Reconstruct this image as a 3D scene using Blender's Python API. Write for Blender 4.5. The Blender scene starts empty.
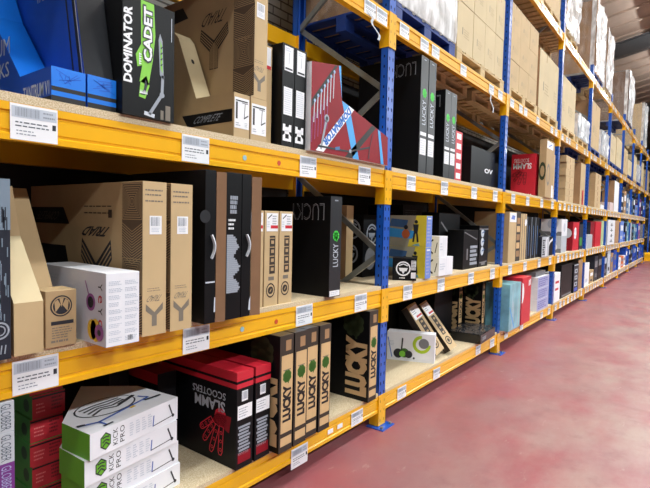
import bpy, bmesh, math, random
from mathutils import Vector, Matrix, noise
random.seed(7)
S = bpy.context.scene
C = S.collection
PI = math.pi
D1, D2, D3, D4, D5 = .270, 1.100, 2.012, 3.149, 4.722      # tops of the five levels
BAY, P0 = 2.8, .5                                          # bay length, centre of first upright
ORD = ['nearest', 'second', 'third', 'fourth', 'fifth', 'sixth', 'seventh', 'eighth', 'ninth', 'tenth', 'eleventh']
LEV = {1: 'bottom shelf', 2: 'middle shelf', 3: 'upper shelf', 4: 'pallet level', 5: 'top pallet level'}

# ------------------------------------------------------------------ materials
def lin(c):
    return tuple(((v / 12.92) if v <= .04045 else ((v + .055) / 1.055) ** 2.4) for v in c)
def hexc(r, g, b):
    return lin((r / 255, g / 255, b / 255))
MC = {}
def mat(name, col, rough=.5, metal=0., var=.0, scale=12., bump=0., coat=0., spec=.5, emit=None, alpha=None, stretch=None):
    if name in MC: return MC[name]
    m = bpy.data.materials.new(name); m.use_nodes = True
    nt = m.node_tree; b = nt.nodes['Principled BSDF']
    c = hexc(*col)
    b.inputs['Base Color'].default_value = (*c, 1)
    b.inputs['Roughness'].default_value = rough
    b.inputs['Metallic'].default_value = metal
    b.inputs['Specular IOR Level'].default_value = spec
    if coat: b.inputs['Coat Weight'].default_value = coat; b.inputs['Coat Roughness'].default_value = .15
    if emit: b.inputs['Emission Color'].default_value = (1, 1, 1, 1); b.inputs['Emission Strength'].default_value = emit
    if alpha is not None: b.inputs['Alpha'].default_value = alpha
    if var or bump:
        tc = nt.nodes.new('ShaderNodeTexCoord'); n = nt.nodes.new('ShaderNodeTexNoise')
        n.inputs['Scale'].default_value = scale; n.inputs['Detail'].default_value = 5
        if stretch:
            mp = nt.nodes.new('ShaderNodeMapping'); mp.inputs['Scale'].default_value = stretch
            nt.links.new(tc.outputs['Object'], mp.inputs['Vector']); nt.links.new(mp.outputs['Vector'], n.inputs['Vector'])
        else:
            nt.links.new(tc.outputs['Object'], n.inputs['Vector'])
        if var:
            r = nt.nodes.new('ShaderNodeValToRGB')
            r.color_ramp.elements[0].position = .3; r.color_ramp.elements[1].position = .7
            r.color_ramp.elements[0].color = (*[v * (1 - var) for v in c], 1)
            r.color_ramp.elements[1].color = (*[min(1, v * (1 + var)) for v in c], 1)
            nt.links.new(n.outputs['Fac'], r.inputs['Fac']); nt.links.new(r.outputs['Color'], b.inputs['Base Color'])
        if bump:
            bp = nt.nodes.new('ShaderNodeBump'); bp.inputs['Strength'].default_value = bump; bp.inputs['Distance'].default_value = .01
            nt.links.new(n.outputs['Fac'], bp.inputs['Height']); nt.links.new(bp.outputs['Normal'], b.inputs['Normal'])
    MC[name] = m
    return m
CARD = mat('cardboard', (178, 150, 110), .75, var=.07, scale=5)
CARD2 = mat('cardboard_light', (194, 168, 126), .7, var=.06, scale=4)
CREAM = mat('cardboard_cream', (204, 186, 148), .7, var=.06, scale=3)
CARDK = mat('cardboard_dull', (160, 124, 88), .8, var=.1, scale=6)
TAN = mat('kraft_print', (206, 172, 124), .7, var=.04)
BLACK = mat('black_board', (13, 14, 17), .45, var=.15, scale=3, spec=.22)
BLACK2 = mat('black_ink', (20, 18, 18), .5)
BROWNK = mat('dark_brown_ink', (52, 42, 34), .6)
BAND = mat('brown_ink_band', (84, 66, 50), .6)
GREYPR = mat('grey_ink', (120, 112, 100), .6)
OUTL = mat('grey_outline_ink', (150, 152, 156), .5)
CHAR = mat('charcoal_board', (38, 40, 44), .4, var=.1, scale=3)
GLOSSG = mat('grey_gloss_board', (40, 42, 46), .25, var=.2, scale=4)
WHITE = mat('white_board', (232, 234, 240), .45, var=.02)
PAPER = mat('white_paper', (238, 240, 244), .5)
PAPERG = mat('paper_grey_ink', (150, 158, 170), .5)
PAPERL = mat('paper_light_ink', (196, 204, 216), .5)
INK = mat('ink', (40, 42, 50), .5)
BLUE = mat('blue_board', (14, 88, 208), .35, var=.1, scale=3)
BLUEL = mat('light_blue_board', (18, 122, 232), .35, var=.08, scale=5)
BLUED = mat('deep_blue_board', (10, 74, 184), .4, var=.15, scale=3)
RED = mat('red_board', (200, 34, 52), .45, var=.06)
REDD = mat('crimson_board', (136, 16, 32), .5, var=.1, scale=6, spec=.25)
REDS = mat('stack_red_board', (190, 42, 54), .5, var=.05)
GREEN = mat('green_board', (104, 178, 40), .45, var=.08, scale=3)
GREENS = mat('stack_green_board', (62, 142, 62), .5, var=.1, scale=4)
LEAF = mat('clover_green', (70, 214, 74), .5)
LEAFD = mat('clover_dull_green', (62, 108, 34), .6)
LEAFK = mat('clover_dark_green', (40, 52, 26), .6)
LIME = mat('lime_ink', (132, 206, 66), .5)
SKY = mat('sky_blue_ink', (62, 160, 228), .45)
SILV = mat('silver_board', (190, 196, 204), .35, var=.04)
PURP = mat('purple_board', (112, 44, 128), .5, var=.06)
PURPL = mat('purple_ink', (148, 84, 150), .5)
YEL = mat('yellow_box_board', (226, 206, 62), .5, var=.06)
YELI = mat('yellow_ink', (232, 190, 60), .5)
PERI = mat('periwinkle_board', (112, 140, 212), .5, var=.1, scale=30)
TEAL = mat('teal_board', (120, 176, 190), .3, var=.3, scale=6)
NAVY = mat('navy_board', (26, 32, 46), .5, var=.2, scale=8)
ORANGE = mat('orange_board', (214, 110, 60), .5)
LILAC = mat('lilac_board', (164, 168, 208), .5, var=.1, scale=20)
STEELB = mat('steel_blue_board', (66, 104, 150), .5, var=.15)
GREYB = mat('grey_board', (120, 120, 124), .5, var=.1)
YPAINT = mat('yellow_paint', (240, 178, 14), .3, var=.03, scale=3, coat=.3)
BPAINT = mat('blue_paint', (20, 84, 184), .38, var=.06, scale=5, coat=.2)
BPALP = mat('blue_pallet_paint', (18, 54, 128), .6, var=.2, scale=8)
HOLE = mat('dark_hole', (8, 12, 26), .9)
GALV = mat('galvanised_steel', (150, 152, 148), .4, metal=.6, var=.1)
WOOD = mat('pallet_wood', (200, 176, 132), .75, var=.14, scale=5, stretch=(1, 8, 8))
STEELD = mat('dark_steel', (96, 96, 98), .6)
PLASTIC = mat('black_plastic', (20, 20, 22), .25)
CHROME = mat('chrome_grip', (206, 212, 220), .25)

def chip():
    m = mat('chipboard', (212, 192, 156), .7)
    nt = m.node_tree; b = nt.nodes['Principled BSDF']
    tc = nt.nodes.new('ShaderNodeTexCoord'); n = nt.nodes.new('ShaderNodeTexNoise'); n.inputs['Scale'].default_value = 190; n.inputs['Detail'].default_value = 4
    r = nt.nodes.new('ShaderNodeValToRGB')
    r.color_ramp.elements[0].position = .36; r.color_ramp.elements[0].color = (*hexc(186, 162, 122), 1)
    r.color_ramp.elements[1].position = .62; r.color_ramp.elements[1].color = (*hexc(222, 208, 178), 1)
    nt.links.new(tc.outputs['Object'], n.inputs['Vector']); nt.links.new(n.outputs['Fac'], r.inputs['Fac']); nt.links.new(r.outputs['Color'], b.inputs['Base Color'])
    return m
CHIP = chip()
def film(name='stretch_film', lo=.4, hi=1.0):
    m = bpy.data.materials.new(name); m.use_nodes = True; nt = m.node_tree
    b = nt.nodes['Principled BSDF']; o = nt.nodes['Material Output']
    b.inputs['Base Color'].default_value = (.95, .96, .97, 1); b.inputs['Roughness'].default_value = .16
    t = nt.nodes.new('ShaderNodeBsdfTransparent'); mx = nt.nodes.new('ShaderNodeMixShader')
    tc = nt.nodes.new('ShaderNodeTexCoord'); mp = nt.nodes.new('ShaderNodeMapping'); mp.inputs['Scale'].default_value = (3, 3, 1.2)
    n = nt.nodes.new('ShaderNodeTexNoise'); n.inputs['Scale'].default_value = 4; n.inputs['Detail'].default_value = 6
    r = nt.nodes.new('ShaderNodeMapRange'); r.inputs['From Min'].default_value = .35; r.inputs['From Max'].default_value = .68
    r.inputs['To Min'].default_value = lo; r.inputs['To Max'].default_value = hi
    nt.links.new(tc.outputs['Object'], mp.inputs['Vector']); nt.links.new(mp.outputs['Vector'], n.inputs['Vector'])
    nt.links.new(n.outputs['Fac'], r.inputs['Value']); nt.links.new(r.outputs['Result'], mx.inputs['Fac'])
    nt.links.new(t.outputs['BSDF'], mx.inputs[1]); nt.links.new(b.outputs['BSDF'], mx.inputs[2]); nt.links.new(mx.outputs['Shader'], o.inputs['Surface'])
    return m
FILM = film(); FILMS = film('stretch_film_thin', .02, .22)

# ------------------------------------------------------------------ object helpers
def tag(o, label, cat, group=None):
    o['label'] = label; o['category'] = cat
    if group: o['group'] = group
    return o
def empty(name, label, cat, loc=(0, 0, 0), rz=0., group=None):
    o = bpy.data.objects.new(name, None); o.empty_display_size = .1
    o.location = loc; o.rotation_euler = (0, 0, rz); C.objects.link(o)
    return tag(o, label, cat, group)
class MB:
    """collects polygons with materials; build() links ONE mesh object"""
    def __init__(s): s.v = []; s.f = []; s.mi = []; s.m = []
    def idx(s, m):
        if m not in s.m: s.m.append(m)
        return s.m.index(m)
    def poly(s, pts, m):
        i = len(s.v); s.v += [tuple(p) for p in pts]; s.f.append(tuple(range(i, i + len(pts)))); s.mi.append(s.idx(m))
    def box(s, a, b, m, M=None):
        x0, y0, z0 = a; x1, y1, z1 = b
        P = [Vector(p) for p in ((x0, y0, z0), (x1, y0, z0), (x1, y1, z0), (x0, y1, z0), (x0, y0, z1), (x1, y0, z1), (x1, y1, z1), (x0, y1, z1))]
        if M: P = [M @ p for p in P]
        i = len(s.v); s.v += [tuple(p) for p in P]
        for q in ((0, 3, 2, 1), (4, 5, 6, 7), (0, 1, 5, 4), (1, 2, 6, 5), (2, 3, 7, 6), (3, 0, 4, 7)):
            s.f.append(tuple(i + k for k in q)); s.mi.append(s.idx(m))
    def bar(s, p, q, w, h, m):
        p = Vector(p); q = Vector(q); d = (q - p); L = d.length; d.normalize()
        up = Vector((1, 0, 0)); sd = d.cross(up).normalized(); up = sd.cross(d)
        M = Matrix((sd, d, up)).transposed().to_4x4(); M.translation = p
        s.box((-w / 2, 0, -h / 2), (w / 2, L, h / 2), m, M)
    def prism(s, prof, axis, a, b, m, mside=None):
        """prof: 2D polygon; axis 'X' -> prof is (y,z) extruded in x; axis 'Y' -> prof is (x,z) extruded in y"""
        f = (lambda p, t: (t, p[0], p[1])) if axis == 'X' else (lambda p, t: (p[0], t, p[1])) if axis == 'Y' else (lambda p, t: (p[0], p[1], t))
        A = [f(p, a) for p in prof]; B = [f(p, b) for p in prof]; n = len(prof)
        ms = mside if isinstance(mside, (list, tuple)) else [mside or m] * n
        s.poly(A, m if not isinstance(m, tuple) else m[0]); s.poly(list(reversed(B)), m if not isinstance(m, tuple) else m[1])
        for k in range(n):
            s.poly([A[k], B[k], B[(k + 1) % n], A[(k + 1) % n]], ms[k])
    def cyl(s, c, r, h, m, n=20, axis='Z'):
        ring = []
        for t in (0, h):
            ring.append([])
            for k in range(n):
                a = 2 * PI * k / n; u, w = r * math.cos(a), r * math.sin(a)
                ring[-1].append((c[0] + u, c[1] + w, c[2] + t) if axis == 'Z' else ((c[0] + u, c[1] + t, c[2] + w) if axis == 'Y' else (c[0] + t, c[1] + u, c[2] + w)))
        s.poly(ring[0][::-1], m); s.poly(ring[1], m)
        for k in range(n): s.poly([ring[0][k], ring[0][(k + 1) % n], ring[1][(k + 1) % n], ring[1][k]], m)
    def build(s, name, parent=None, smooth=False, fix=None, bevel=0):
        me = bpy.data.meshes.new(name); me.from_pydata(s.v, [], s.f)
        for m in s.m: me.materials.append(m)
        me.polygons.foreach_set('material_index', s.mi)
        if smooth: me.polygons.foreach_set('use_smooth', [True] * len(me.polygons))
        me.update()
        o = bpy.data.objects.new(name, me); C.objects.link(o)
        if parent: o.parent = parent
        return o

# printed text -> flat polygons (built-in font), fitted into a rectangle
TC = {}
def glyphs(txt, bold):
    k = (txt, bold)
    if k in TC: return TC[k]
    cu = bpy.data.curves.new('t', 'FONT'); cu.body = txt; cu.size = 1; cu.offset = bold; cu.resolution_u = 2
    o = bpy.data.objects.new('t', cu); C.objects.link(o)
    me = bpy.data.meshes.new_from_object(o)
    V = [v.co.to_2d() for v in me.vertices]; F = [tuple(p.vertices) for p in me.polygons]
    bpy.data.objects.remove(o); bpy.data.curves.remove(cu); bpy.data.meshes.remove(me)
    x0 = min(v.x for v in V); x1 = max(v.x for v in V); y0 = min(v.y for v in V); y1 = max(v.y for v in V)
    TC[k] = ([((v.x - x0) / (x1 - x0), (v.y - y0) / (y1 - y0)) for v in V], F)
    return TC[k]

class Face:
    """a drawing surface: origin O, axes U (right), V (up), outward normal N"""
    def __init__(s, mb, O, U, V):
        s.mb = mb; s.O = Vector(O); s.U = Vector(U).normalized(); s.V = Vector(V).normalized(); s.N = s.U.cross(s.V)
    def p(s, u, v, l=1): return s.O + s.U * u + s.V * v + s.N * (.0007 * l)
    def poly(s, pts, m, l=1): s.mb.poly([s.p(a, b, l) for a, b in pts], m)
    def rect(s, u0, v0, u1, v1, m, l=1): s.poly([(u0, v0), (u1, v0), (u1, v1), (u0, v1)], m, l)
    def disc(s, u, v, r, m, l=1, n=18, rv=None):
        s.poly([(u + r * math.cos(2 * PI * k / n), v + (rv or r) * math.sin(2 * PI * k / n)) for k in range(n)], m, l)
    def ring(s, u, v, r, w, m, l=1, n=20, rv=None):
        k2 = (rv or r) / r
        for k in range(n):
            a, b = 2 * PI * k / n, 2 * PI * (k + 1) / n
            s.poly([(u + q * math.cos(t), v + q * math.sin(t) * k2) for q, t in ((r - w, a), (r, a), (r, b), (r - w, b))], m, l)
    def line(s, pts, w, m, l=1):
        for (a, b), (c, d) in zip(pts[:-1], pts[1:]):
            L = math.hypot(c - a, d - b) or 1; nx, ny = -(d - b) / L * w / 2, (c - a) / L * w / 2
            s.poly([(a - nx, b - ny), (c - nx, d - ny), (c + nx, d + ny), (a + nx, b + ny)], m, l)
    def text(s, t, u0, v0, u1, v1, m, rot=0, bold=.02, l=1, shear=0):
        V, F = glyphs(t, bold)
        def mp(x, y):
            if shear: x = (x + shear * y) / (1 + abs(shear))
            if rot == 90: x, y = 1 - y, x
            elif rot == 180: x, y = 1 - x, 1 - y
            elif rot == 270: x, y = y, 1 - x
            return (u0 + (u1 - u0) * x, v0 + (v1 - v0) * y)
        Q = [mp(x, y) for x, y in V]
        for f in F:
            s.poly([Q[i] for i in f], m, l)
    def clover(s, u, v, r, m, l=1):
        for k in range(4):
            a = PI / 4 + k * PI / 2
            for da in (-.38, .38):
                s.disc(u + r * .62 * math.cos(a + da), v + r * .62 * math.sin(a + da), r * .4, m, l, 10)
        s.disc(u, v, r * .5, m, l, 10)
        s.line([(u, v), (u + r * .3, v - r * 1.15)], r * .18, m, l)
    def lines(s, u0, v0, u1, v1, n, m, l=1, fill=.45, jag=.35):
        """rows of small print"""
        dv = (v1 - v0) / n
        for k in range(n):
            b = v1 - (k + 1) * dv; e = u1 - (u1 - u0) * random.random() * jag; a = u0; W = u1 - u0
            while a < e - W * .03:
                q = min(e, a + W * random.uniform(.06, .2)); s.rect(a, b + dv * (.5 - fill / 2), q, b + dv * (.5 + fill / 2), m, l); a = q + W * .035
    def bars(s, u0, v0, u1, v1, n, m, l=1):
        """barcode"""
        du = (u1 - u0) / n
        for k in range(n): s.rect(u0 + k * du, v0, u0 + k * du + du * random.choice((.3, .5, .75)), v1, m, l)
    def fork(s, u, v, w, h, m, n=4, l=1, bg=None):
        """the forked Y emblem: solid arms and stem cut by thin parallel lines"""
        bg = bg or CARD; sw = w * .15; aw = h * .2
        s.rect(u - sw, v, u + sw, v + h * .5, m, l)
        for sg in (-1, 1):
            s.poly([(u, v + h * .42), (u + sg * sw, v + h * .42), (u + sg * w * .5, v + h * .74), (u + sg * w * .46, v + h), (u, v + h * .66)][::sg], m, l)
            for k in range(n):
                t = (k + .7) / (n + .4)
                a0 = (u + sg * (sw * (1 - t) * .98), v + h * (.45 + .18 * t)); a1 = (u + sg * w * (.5 - .04 * t - .015), v + h * (.74 + .25 * t) - h * .012)
                s.line([(a0[0], v + .004), a0, a1], h * .022, bg, l + 1)
        s.line([(u, v), (u, v + h * .6)], h * .016, bg, l + 1)

ALLB = []
class Carton:
    """a carton: local origin = front left bottom corner; +x along the rack, +y into the rack"""
    def __init__(s, name, label, cat, x, y, z, w, d, h, F=CARD, L=None, T=None, rz=0., group=None, yz=None, xz=None, xy=None, sides=None, ry=0.):
        s.name = name; s.w, s.d, s.h = w, d, h
        s.label, s.cat, s.group = label, cat, group
        s.loc = (x, y, z); s.rz = rz; s.ry = ry
        L = L or F; T = T or L
        mb = s.mb = MB()
        if yz: mb.prism(yz, 'X', 0, w, (L, L), sides or F)
        elif xy: mb.prism(xy, 'Z', 0, h, (L, T), sides or F)
        elif xz: mb.prism(xz, 'Y', 0, d, (F, F), sides or L)
        else:
            e = .0015
            mb.poly([(0, 0, 0), (0, d, 0), (w, d, 0), (w, 0, 0)], L)
            mb.poly([(e, e, h), (w - e, e, h), (w - e, d - e, h), (e, d - e, h)], T)
            mb.poly([(e, 0, 0), (w - e, 0, 0), (w - e, 0, h - e), (e, 0, h - e)], F)
            mb.poly([(w - e, d, 0), (e, d, 0), (e, d, h - e), (w - e, d, h - e)], L)
            mb.poly([(0, d - e, 0), (0, e, 0), (0, e, h - e), (0, d - e, h - e)], L)
            mb.poly([(w, e, 0), (w, d - e, 0), (w, d - e, h - e), (w, e, h - e)], L)
            # slim rounded edges
            mb.poly([(e, 0, h - e), (w - e, 0, h - e), (w - e, e, h), (e, e, h)], T)
            mb.poly([(0, d - e, h - e), (0, e, h - e), (e, e, h), (e, d - e, h)], T)
            mb.poly([(w, e, h - e), (w, d - e, h - e), (w - e, d - e, h), (w - e, e, h)], T)
            mb.poly([(w - e, d, h - e), (e, d, h - e), (e, d - e, h), (w - e, d - e, h)], T)
            mb.poly([(0, e, 0), (e, 0, 0), (e, 0, h - e), (0, e, h - e)], F)
            mb.poly([(w - e, 0, 0), (w, e, 0), (w, e, h - e), (w - e, 0, h - e)], F)
            mb.poly([(0, e, h - e), (e, 0, h - e), (e, e, h)], T); mb.poly([(w - e, 0, h - e), (w, e, h - e), (w - e, e, h)], T)
        s.Fr = Face(mb, (0, 0, 0), (1, 0, 0), (0, 0, 1)); s.Lf = Face(mb, (0, d, 0), (0, -1, 0), (0, 0, 1)); s.Tp = Face(mb, (0, 0, h), (1, 0, 0), (0, 1, 0))
        s.parts = []
    def part(s, name, mb=None):
        mb = mb or MB(); s.parts.append((name, mb)); return mb
    def sticker(s, face, u0, v0, u1, v1, m=PAPER, name='label'):
        """white sticker on a face, a part of its own; returns a Face to print on"""
        mb = s.part(name); t = .0008
        base = [face.O + face.U * a + face.V * b for a, b in ((u0, v0), (u1, v0), (u1, v1), (u0, v1))]
        lo = [p + face.N * .0006 for p in base]; hi = [p + face.N * (.0006 + t) for p in base]
        mb.poly(hi, m)
        for k in range(4): mb.poly([lo[k], lo[(k + 1) % 4], hi[(k + 1) % 4], hi[k]], m)
        f = Face(mb, base[0] + face.N * (.0006 + t), face.U, face.V); f.w = u1 - u0; f.h = v1 - v0
        return f
    def done(s):
        if s.parts:
            o = empty(s.name, s.label, s.cat, s.loc, s.rz, s.group)
            s.mb.build('carton_body', o)
            for n, mb in s.parts: mb.build(n, o)
        else:
            o = tag(s.mb.build(s.name), s.label, s.cat, s.group); o.location = s.loc; o.rotation_euler = (0, 0, s.rz)
        if s.ry: o.rotation_euler = (0, s.ry, s.rz)
        ALLB.append(o)
        return o
def copy_tree(o, loc=None, label=None, rz=None):
    c = o.copy(); C.objects.link(c)
    if loc: c.location = loc
    if label: c['label'] = label
    if rz is not None: c.rotation_euler = (0, 0, rz)
    for ch in o.children:
        k = ch.copy(); C.objects.link(k); k.parent = c; k.matrix_parent_inverse = ch.matrix_parent_inverse
    return c
def box(label, x, y, z, w, d, h, F=CARD, L=None, T=None, group=None, name='cardboard_box', cat='box', rz=0., prints=None, **k):
    c = Carton(name, label, cat, x, y, z, w, d, h, F, L, T, rz, group, **k)
    if prints: prints(c)
    return c.done()

# ------------------------------------------------------------------ room
def struct(o): o['kind'] = 'structure'; return o
def floor_mat():
    m = mat('red_floor', (150, 70, 76), .38); nt = m.node_tree; b = nt.nodes['Principled BSDF']
    tc = nt.nodes.new('ShaderNodeTexCoord')
    def nz(scale, detail, lo, hi, st=(1, 1, 1)):
        mp = nt.nodes.new('ShaderNodeMapping'); mp.inputs['Scale'].default_value = st
        n = nt.nodes.new('ShaderNodeTexNoise'); n.inputs['Scale'].default_value = scale; n.inputs['Detail'].default_value = detail; n.inputs['Roughness'].default_value = .65
        r = nt.nodes.new('ShaderNodeMapRange'); r.inputs['From Min'].default_value = lo; r.inputs['From Max'].default_value = hi
        nt.links.new(tc.outputs['Object'], mp.inputs['Vector']); nt.links.new(mp.outputs['Vector'], n.inputs['Vector']); nt.links.new(n.outputs['Fac'], r.inputs['Value'])
        return r.outputs['Result']
    def mix(a, bcol, f):
        x = nt.nodes.new('ShaderNodeMix'); x.data_type = 'RGBA'
        if isinstance(a, tuple): x.inputs['A'].default_value = (*hexc(*a), 1)
        else: nt.links.new(a, x.inputs['A'])
        x.inputs['B'].default_value = (*hexc(*bcol), 1); nt.links.new(f, x.inputs['Factor']); return x.outputs['Result']
    c = mix((150, 78, 84), (142, 98, 100), nz(1.0, 8, .36, .64))
    def worn():
        # broad wear down the middle of the aisle
        sx = nt.nodes.new('ShaderNodeSeparateXYZ'); nt.links.new(tc.outputs['Object'], sx.inputs['Vector'])
        r = nt.nodes.new('ShaderNodeMapRange'); r.inputs['From Min'].default_value = -.15; r.inputs['From Max'].default_value = -1.3; nt.links.new(sx.outputs['Y'], r.inputs['Value'])
        q = nt.nodes.new('ShaderNodeMath'); q.operation = 'MULTIPLY'; nt.links.new(r.outputs['Result'], q.inputs[0]); nt.links.new(nz(1.8, 12, .34, .66, (.7, 1.3, 1)), q.inputs[1])
        return q.outputs['Value']
    c = mix(c, (158, 134, 126), worn())
    c = mix(c, (132, 88, 92), nz(5, 12, .54, .8))
    c = mix(c, (180, 160, 148), nz(7, 12, .62, .8, (.6, 1.4, 1)))
    nt.links.new(c, b.inputs['Base Color'])
    rr = nz(3, 5, .3, .7); k = nt.nodes.new('ShaderNodeMapRange'); k.inputs['To Min'].default_value = .3; k.inputs['To Max'].default_value = .5
    nt.links.new(rr, k.inputs['Value']); nt.links.new(k.outputs['Result'], b.inputs['Roughness'])
    return m
mb = MB(); mb.box((-6, -4.6, -.1), (48, 1.62, 0), floor_mat()); struct(mb.build('floor'))
def brick():
    m = bpy.data.materials.new('painted_brick'); m.use_nodes = True; nt = m.node_tree; b = nt.nodes['Principled BSDF']
    tc = nt.nodes.new('ShaderNodeTexCoord'); mp = nt.nodes.new('ShaderNodeMapping'); mp.inputs['Rotation'].default_value = (PI / 2, 0, 0)
    br = nt.nodes.new('ShaderNodeTexBrick'); br.inputs['Scale'].default_value = 1; br.inputs['Brick Width'].default_value = .225; br.inputs['Row Height'].default_value = .085
    br.inputs['Mortar Size'].default_value = .008
    br.inputs['Color1'].default_value = (*hexc(226, 226, 220), 1); br.inputs['Color2'].default_value = (*hexc(204, 204, 198), 1); br.inputs['Mortar'].default_value = (*hexc(112, 110, 106), 1)
    nt.links.new(tc.outputs['Object'], mp.inputs['Vector']); nt.links.new(mp.outputs['Vector'], br.inputs['Vector']); nt.links.new(br.outputs['Color'], b.inputs['Base Color'])
    b.inputs['Roughness'].default_value = .8
    return m
mb = MB(); mb.box((-6, 1.62, -.1), (48, 1.8, 9.2), brick()); struct(mb.build('wall_back'))
mb = MB(); mb.box((48, -4.6, -.1), (48.2, 1.8, 11), mat('end_wall_paint', (150, 140, 132), .8, var=.08, scale=1)); struct(mb.build('wall_end'))
ROOF = mat('roof_sheet', (186, 164, 148), .7, var=.1, scale=1.5)
RS = .2
def rz_(y): return 8.6 - RS * y
mb = MB()
n = 48
for k in range(n):         # profiled roof sheets, ribs running up the slope
    x0 = -6 + 54 * k / n; x1 = -6 + 54 * (k + 1) / n; xm = x1 - .12
    for a, b_, dz in ((x0, xm, 0), (xm, x1, -.07)):
        mb.poly([(a, 1.8, rz_(1.8) + dz), (a, -8, rz_(-8) + dz), (b_, -8, rz_(-8) + dz), (b_, 1.8, rz_(1.8) + dz)], ROOF)
    mb.poly([(xm, 1.8, rz_(1.8)), (xm, -8, rz_(-8)), (xm, -8, rz_(-8) - .07), (xm, 1.8, rz_(1.8) - .07)], ROOF)
    mb.poly([(x1, 1.8, rz_(1.8)), (x1, -8, rz_(-8)), (x1, -8, rz_(-8) - .07), (x1, 1.8, rz_(1.8) - .07)], ROOF)
struct(mb.build('ceiling'))
t = 1
for X in (9.4, 21.2, 33.):
    mb = MB()
    for y0, y1, dz0, dz1, hw in ((1.6, -8, -.12, -.16, .14), (1.6, -8, -.16, -.62, .02), (1.6, -8, -.62, -.67, .14)):
        P = []
        for y in (y0, y1):
            for dz in (dz0, dz1):
                P += [(X - hw, y, rz_(y) + dz), (X + hw, y, rz_(y) + dz)]
        mb.v += P; i = len(mb.v) - 8
        for q in ((0, 1, 3, 2), (4, 6, 7, 5), (0, 4, 5, 1), (2, 3, 7, 6), (0, 2, 6, 4), (1, 5, 7, 3)):
            mb.f.append(tuple(i + k for k in q)); mb.mi.append(mb.idx(STEELD))
    struct(mb.build('trim_%d' % t)); t += 1
for Y in (-.55, -3.2):
    mb = MB(); z = rz_(Y) - .07
    mb.box((-6, Y - .09, z - .26), (48, Y + .09, z), mat('purlin_steel', (92, 84, 84), .6)); struct(mb.build('trim_%d' % t)); t += 1

# ------------------------------------------------------------------ racking
NB = 11
FULL = lambda b: b != 9                     # the tenth bay is an open passage with pallet levels only
def upright(i):
    X = P0 + BAY * i; o = empty('rack_upright_frame', ('blue rack upright frame at the near end of the racking' if i == 0 else 'blue rack upright frame between the %s and %s bays from the camera' % (ORD[i - 1], ORD[i])) if i < NB else 'blue rack upright frame at the far end of the racking', 'rack upright', (X, 0, 0), 0, 'upright frames of the racking')
    def post(y0, sg):
        mb = MB(); H = 6.3 if i < 4 else 4.95; t = .004; a = y0; b = y0 + sg * .062
        ya, yb = min(a, b), max(a, b)
        mb.box((-.05, min(a, a + sg * t), 0), (.05, max(a, a + sg * t), H), BPAINT)
        mb.box((-.05, ya, 0), (-.046, yb, H), BPAINT); mb.box((.046, ya, 0), (.05, yb, H), BPAINT)
        mb.box((-.05, min(b, b - sg * t), 0), (-.025, max(b, b - sg * t), H), BPAINT); mb.box((.025, min(b, b - sg * t), 0), (.05, max(b, b - sg * t), H), BPAINT)
        if i < 5 and sg > 0:
            fr = Face(mb, (-.05, a, 0), (1, 0, 0), (0, 0, 1)); lf = Face(mb, (-.05, yb, 0), (0, -1, 0), (0, 0, 1))
            z = .1
            while z < H:
                for u in (.026, .074): fr.poly([(u - .008, z + .022), (u - .004, z), (u + .004, z), (u + .008, z + .022), (u, z + .03)], HOLE)
                lf.rect(.027, z + .02, .038, z + .04, HOLE)
                z += .075
        mb.build('post', o)
    post(.0, 1); post(.95, -1)
    for y in (.03, .92):
        mb = MB(); mb.box((-.09, y - .1 if y < .5 else y - .05, 0), (.09, y + .05 if y < .5 else y + .1, .008), BPAINT)
        for sx in (-.065, .065): mb.cyl((sx, y - .075 if y < .5 else y + .075, .008), .012, .016, GALV, 8)
        mb.build('base_plate', o)
    z, s = .09, 0
    nodes = []
    while z < (6.2 if i < 4 else 4.9): nodes.append((.048 if s % 2 == 0 else .90, z)); z += .625; s += 1
    for (ya, za), (yb, zb) in zip(nodes[:-1], nodes[1:]):
        mb = MB(); w = .03
        off = .012 if yb > ya else -.012
        mb.bar((off, ya, za), (off, yb, zb), .042, .022, GALV)
        mb.build('brace', o)
    for z in (.12, 6.1 if i < 4 else 4.8):
        mb = MB(); mb.box((-.035, .05, z - .02), (-.024, .9, z + .02), GALV); mb.build('brace', o)
    return o
for i in range(NB + 1): upright(i)

for i in range(NB):  # added dark sheets standing in for the deep shade behind the shelves
    if not FULL(i): continue
    mb = MB(); x0 = P0 + BAY * i; mb.box((x0 + .06, .962, .02), (x0 + BAY - .06, .975, 2.95), mat('added_panel_dark', (30, 30, 33), .8, var=.1))
    tag(mb.build('added_dark_panel'), 'dark panel added for shade behind the %s bay from the camera' % ORD[i], 'added panel', 'dark panels added for shade behind the racking')
# price labels: master meshes
def label_mesh(kind):
    mb = MB(); w, h = (.158, .124) if kind == 0 else (.15, .1) if kind == 1 else (.06, .03)
    mb.box((0, -.0012, 0), (w, 0, h), PAPER)
    f = Face(mb, (0, -.0012, 0), (1, 0, 0), (0, 0, 1))
    if kind < 2:
        f.rect(.004, h * .62, w - .004, h * .93, PAPERL)
        f.bars(w * .1, h * .66, w * .62, h * .9, 26, PAPERG, 2); f.lines(w * .68, h * .66, w * .95, h * .9, 2, PAPERG, 2, .4)
        f.lines(w * .1, h * .34, w * .84, h * .54, 2, mat('print_grey', (96, 104, 116), .5), 1, .36, .1); f.lines(w * .12, h * .12, w * .7, h * .3, 2, PAPERG, 1, .35, .5)
        f.rect(w * .88, h * .38, w * .96, h * .54, INK)
    o = mb.build('price_label'); me = o.data; bpy.data.objects.remove(o); return me
LM = [label_mesh(0), label_mesh(1), label_mesh(2)]
def dot_mesh(m):
    mb = MB(); mb.cyl((0, -.0015, 0), .014, .0015, m, 16, 'Y'); o = mb.build('dot_sticker'); me = o.data; bpy.data.objects.remove(o); return me
DOTB = dot_mesh(mat('dot_blue', (150, 190, 200), .5)); DOTR = dot_mesh(mat('dot_red', (200, 70, 40), .5))

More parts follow.
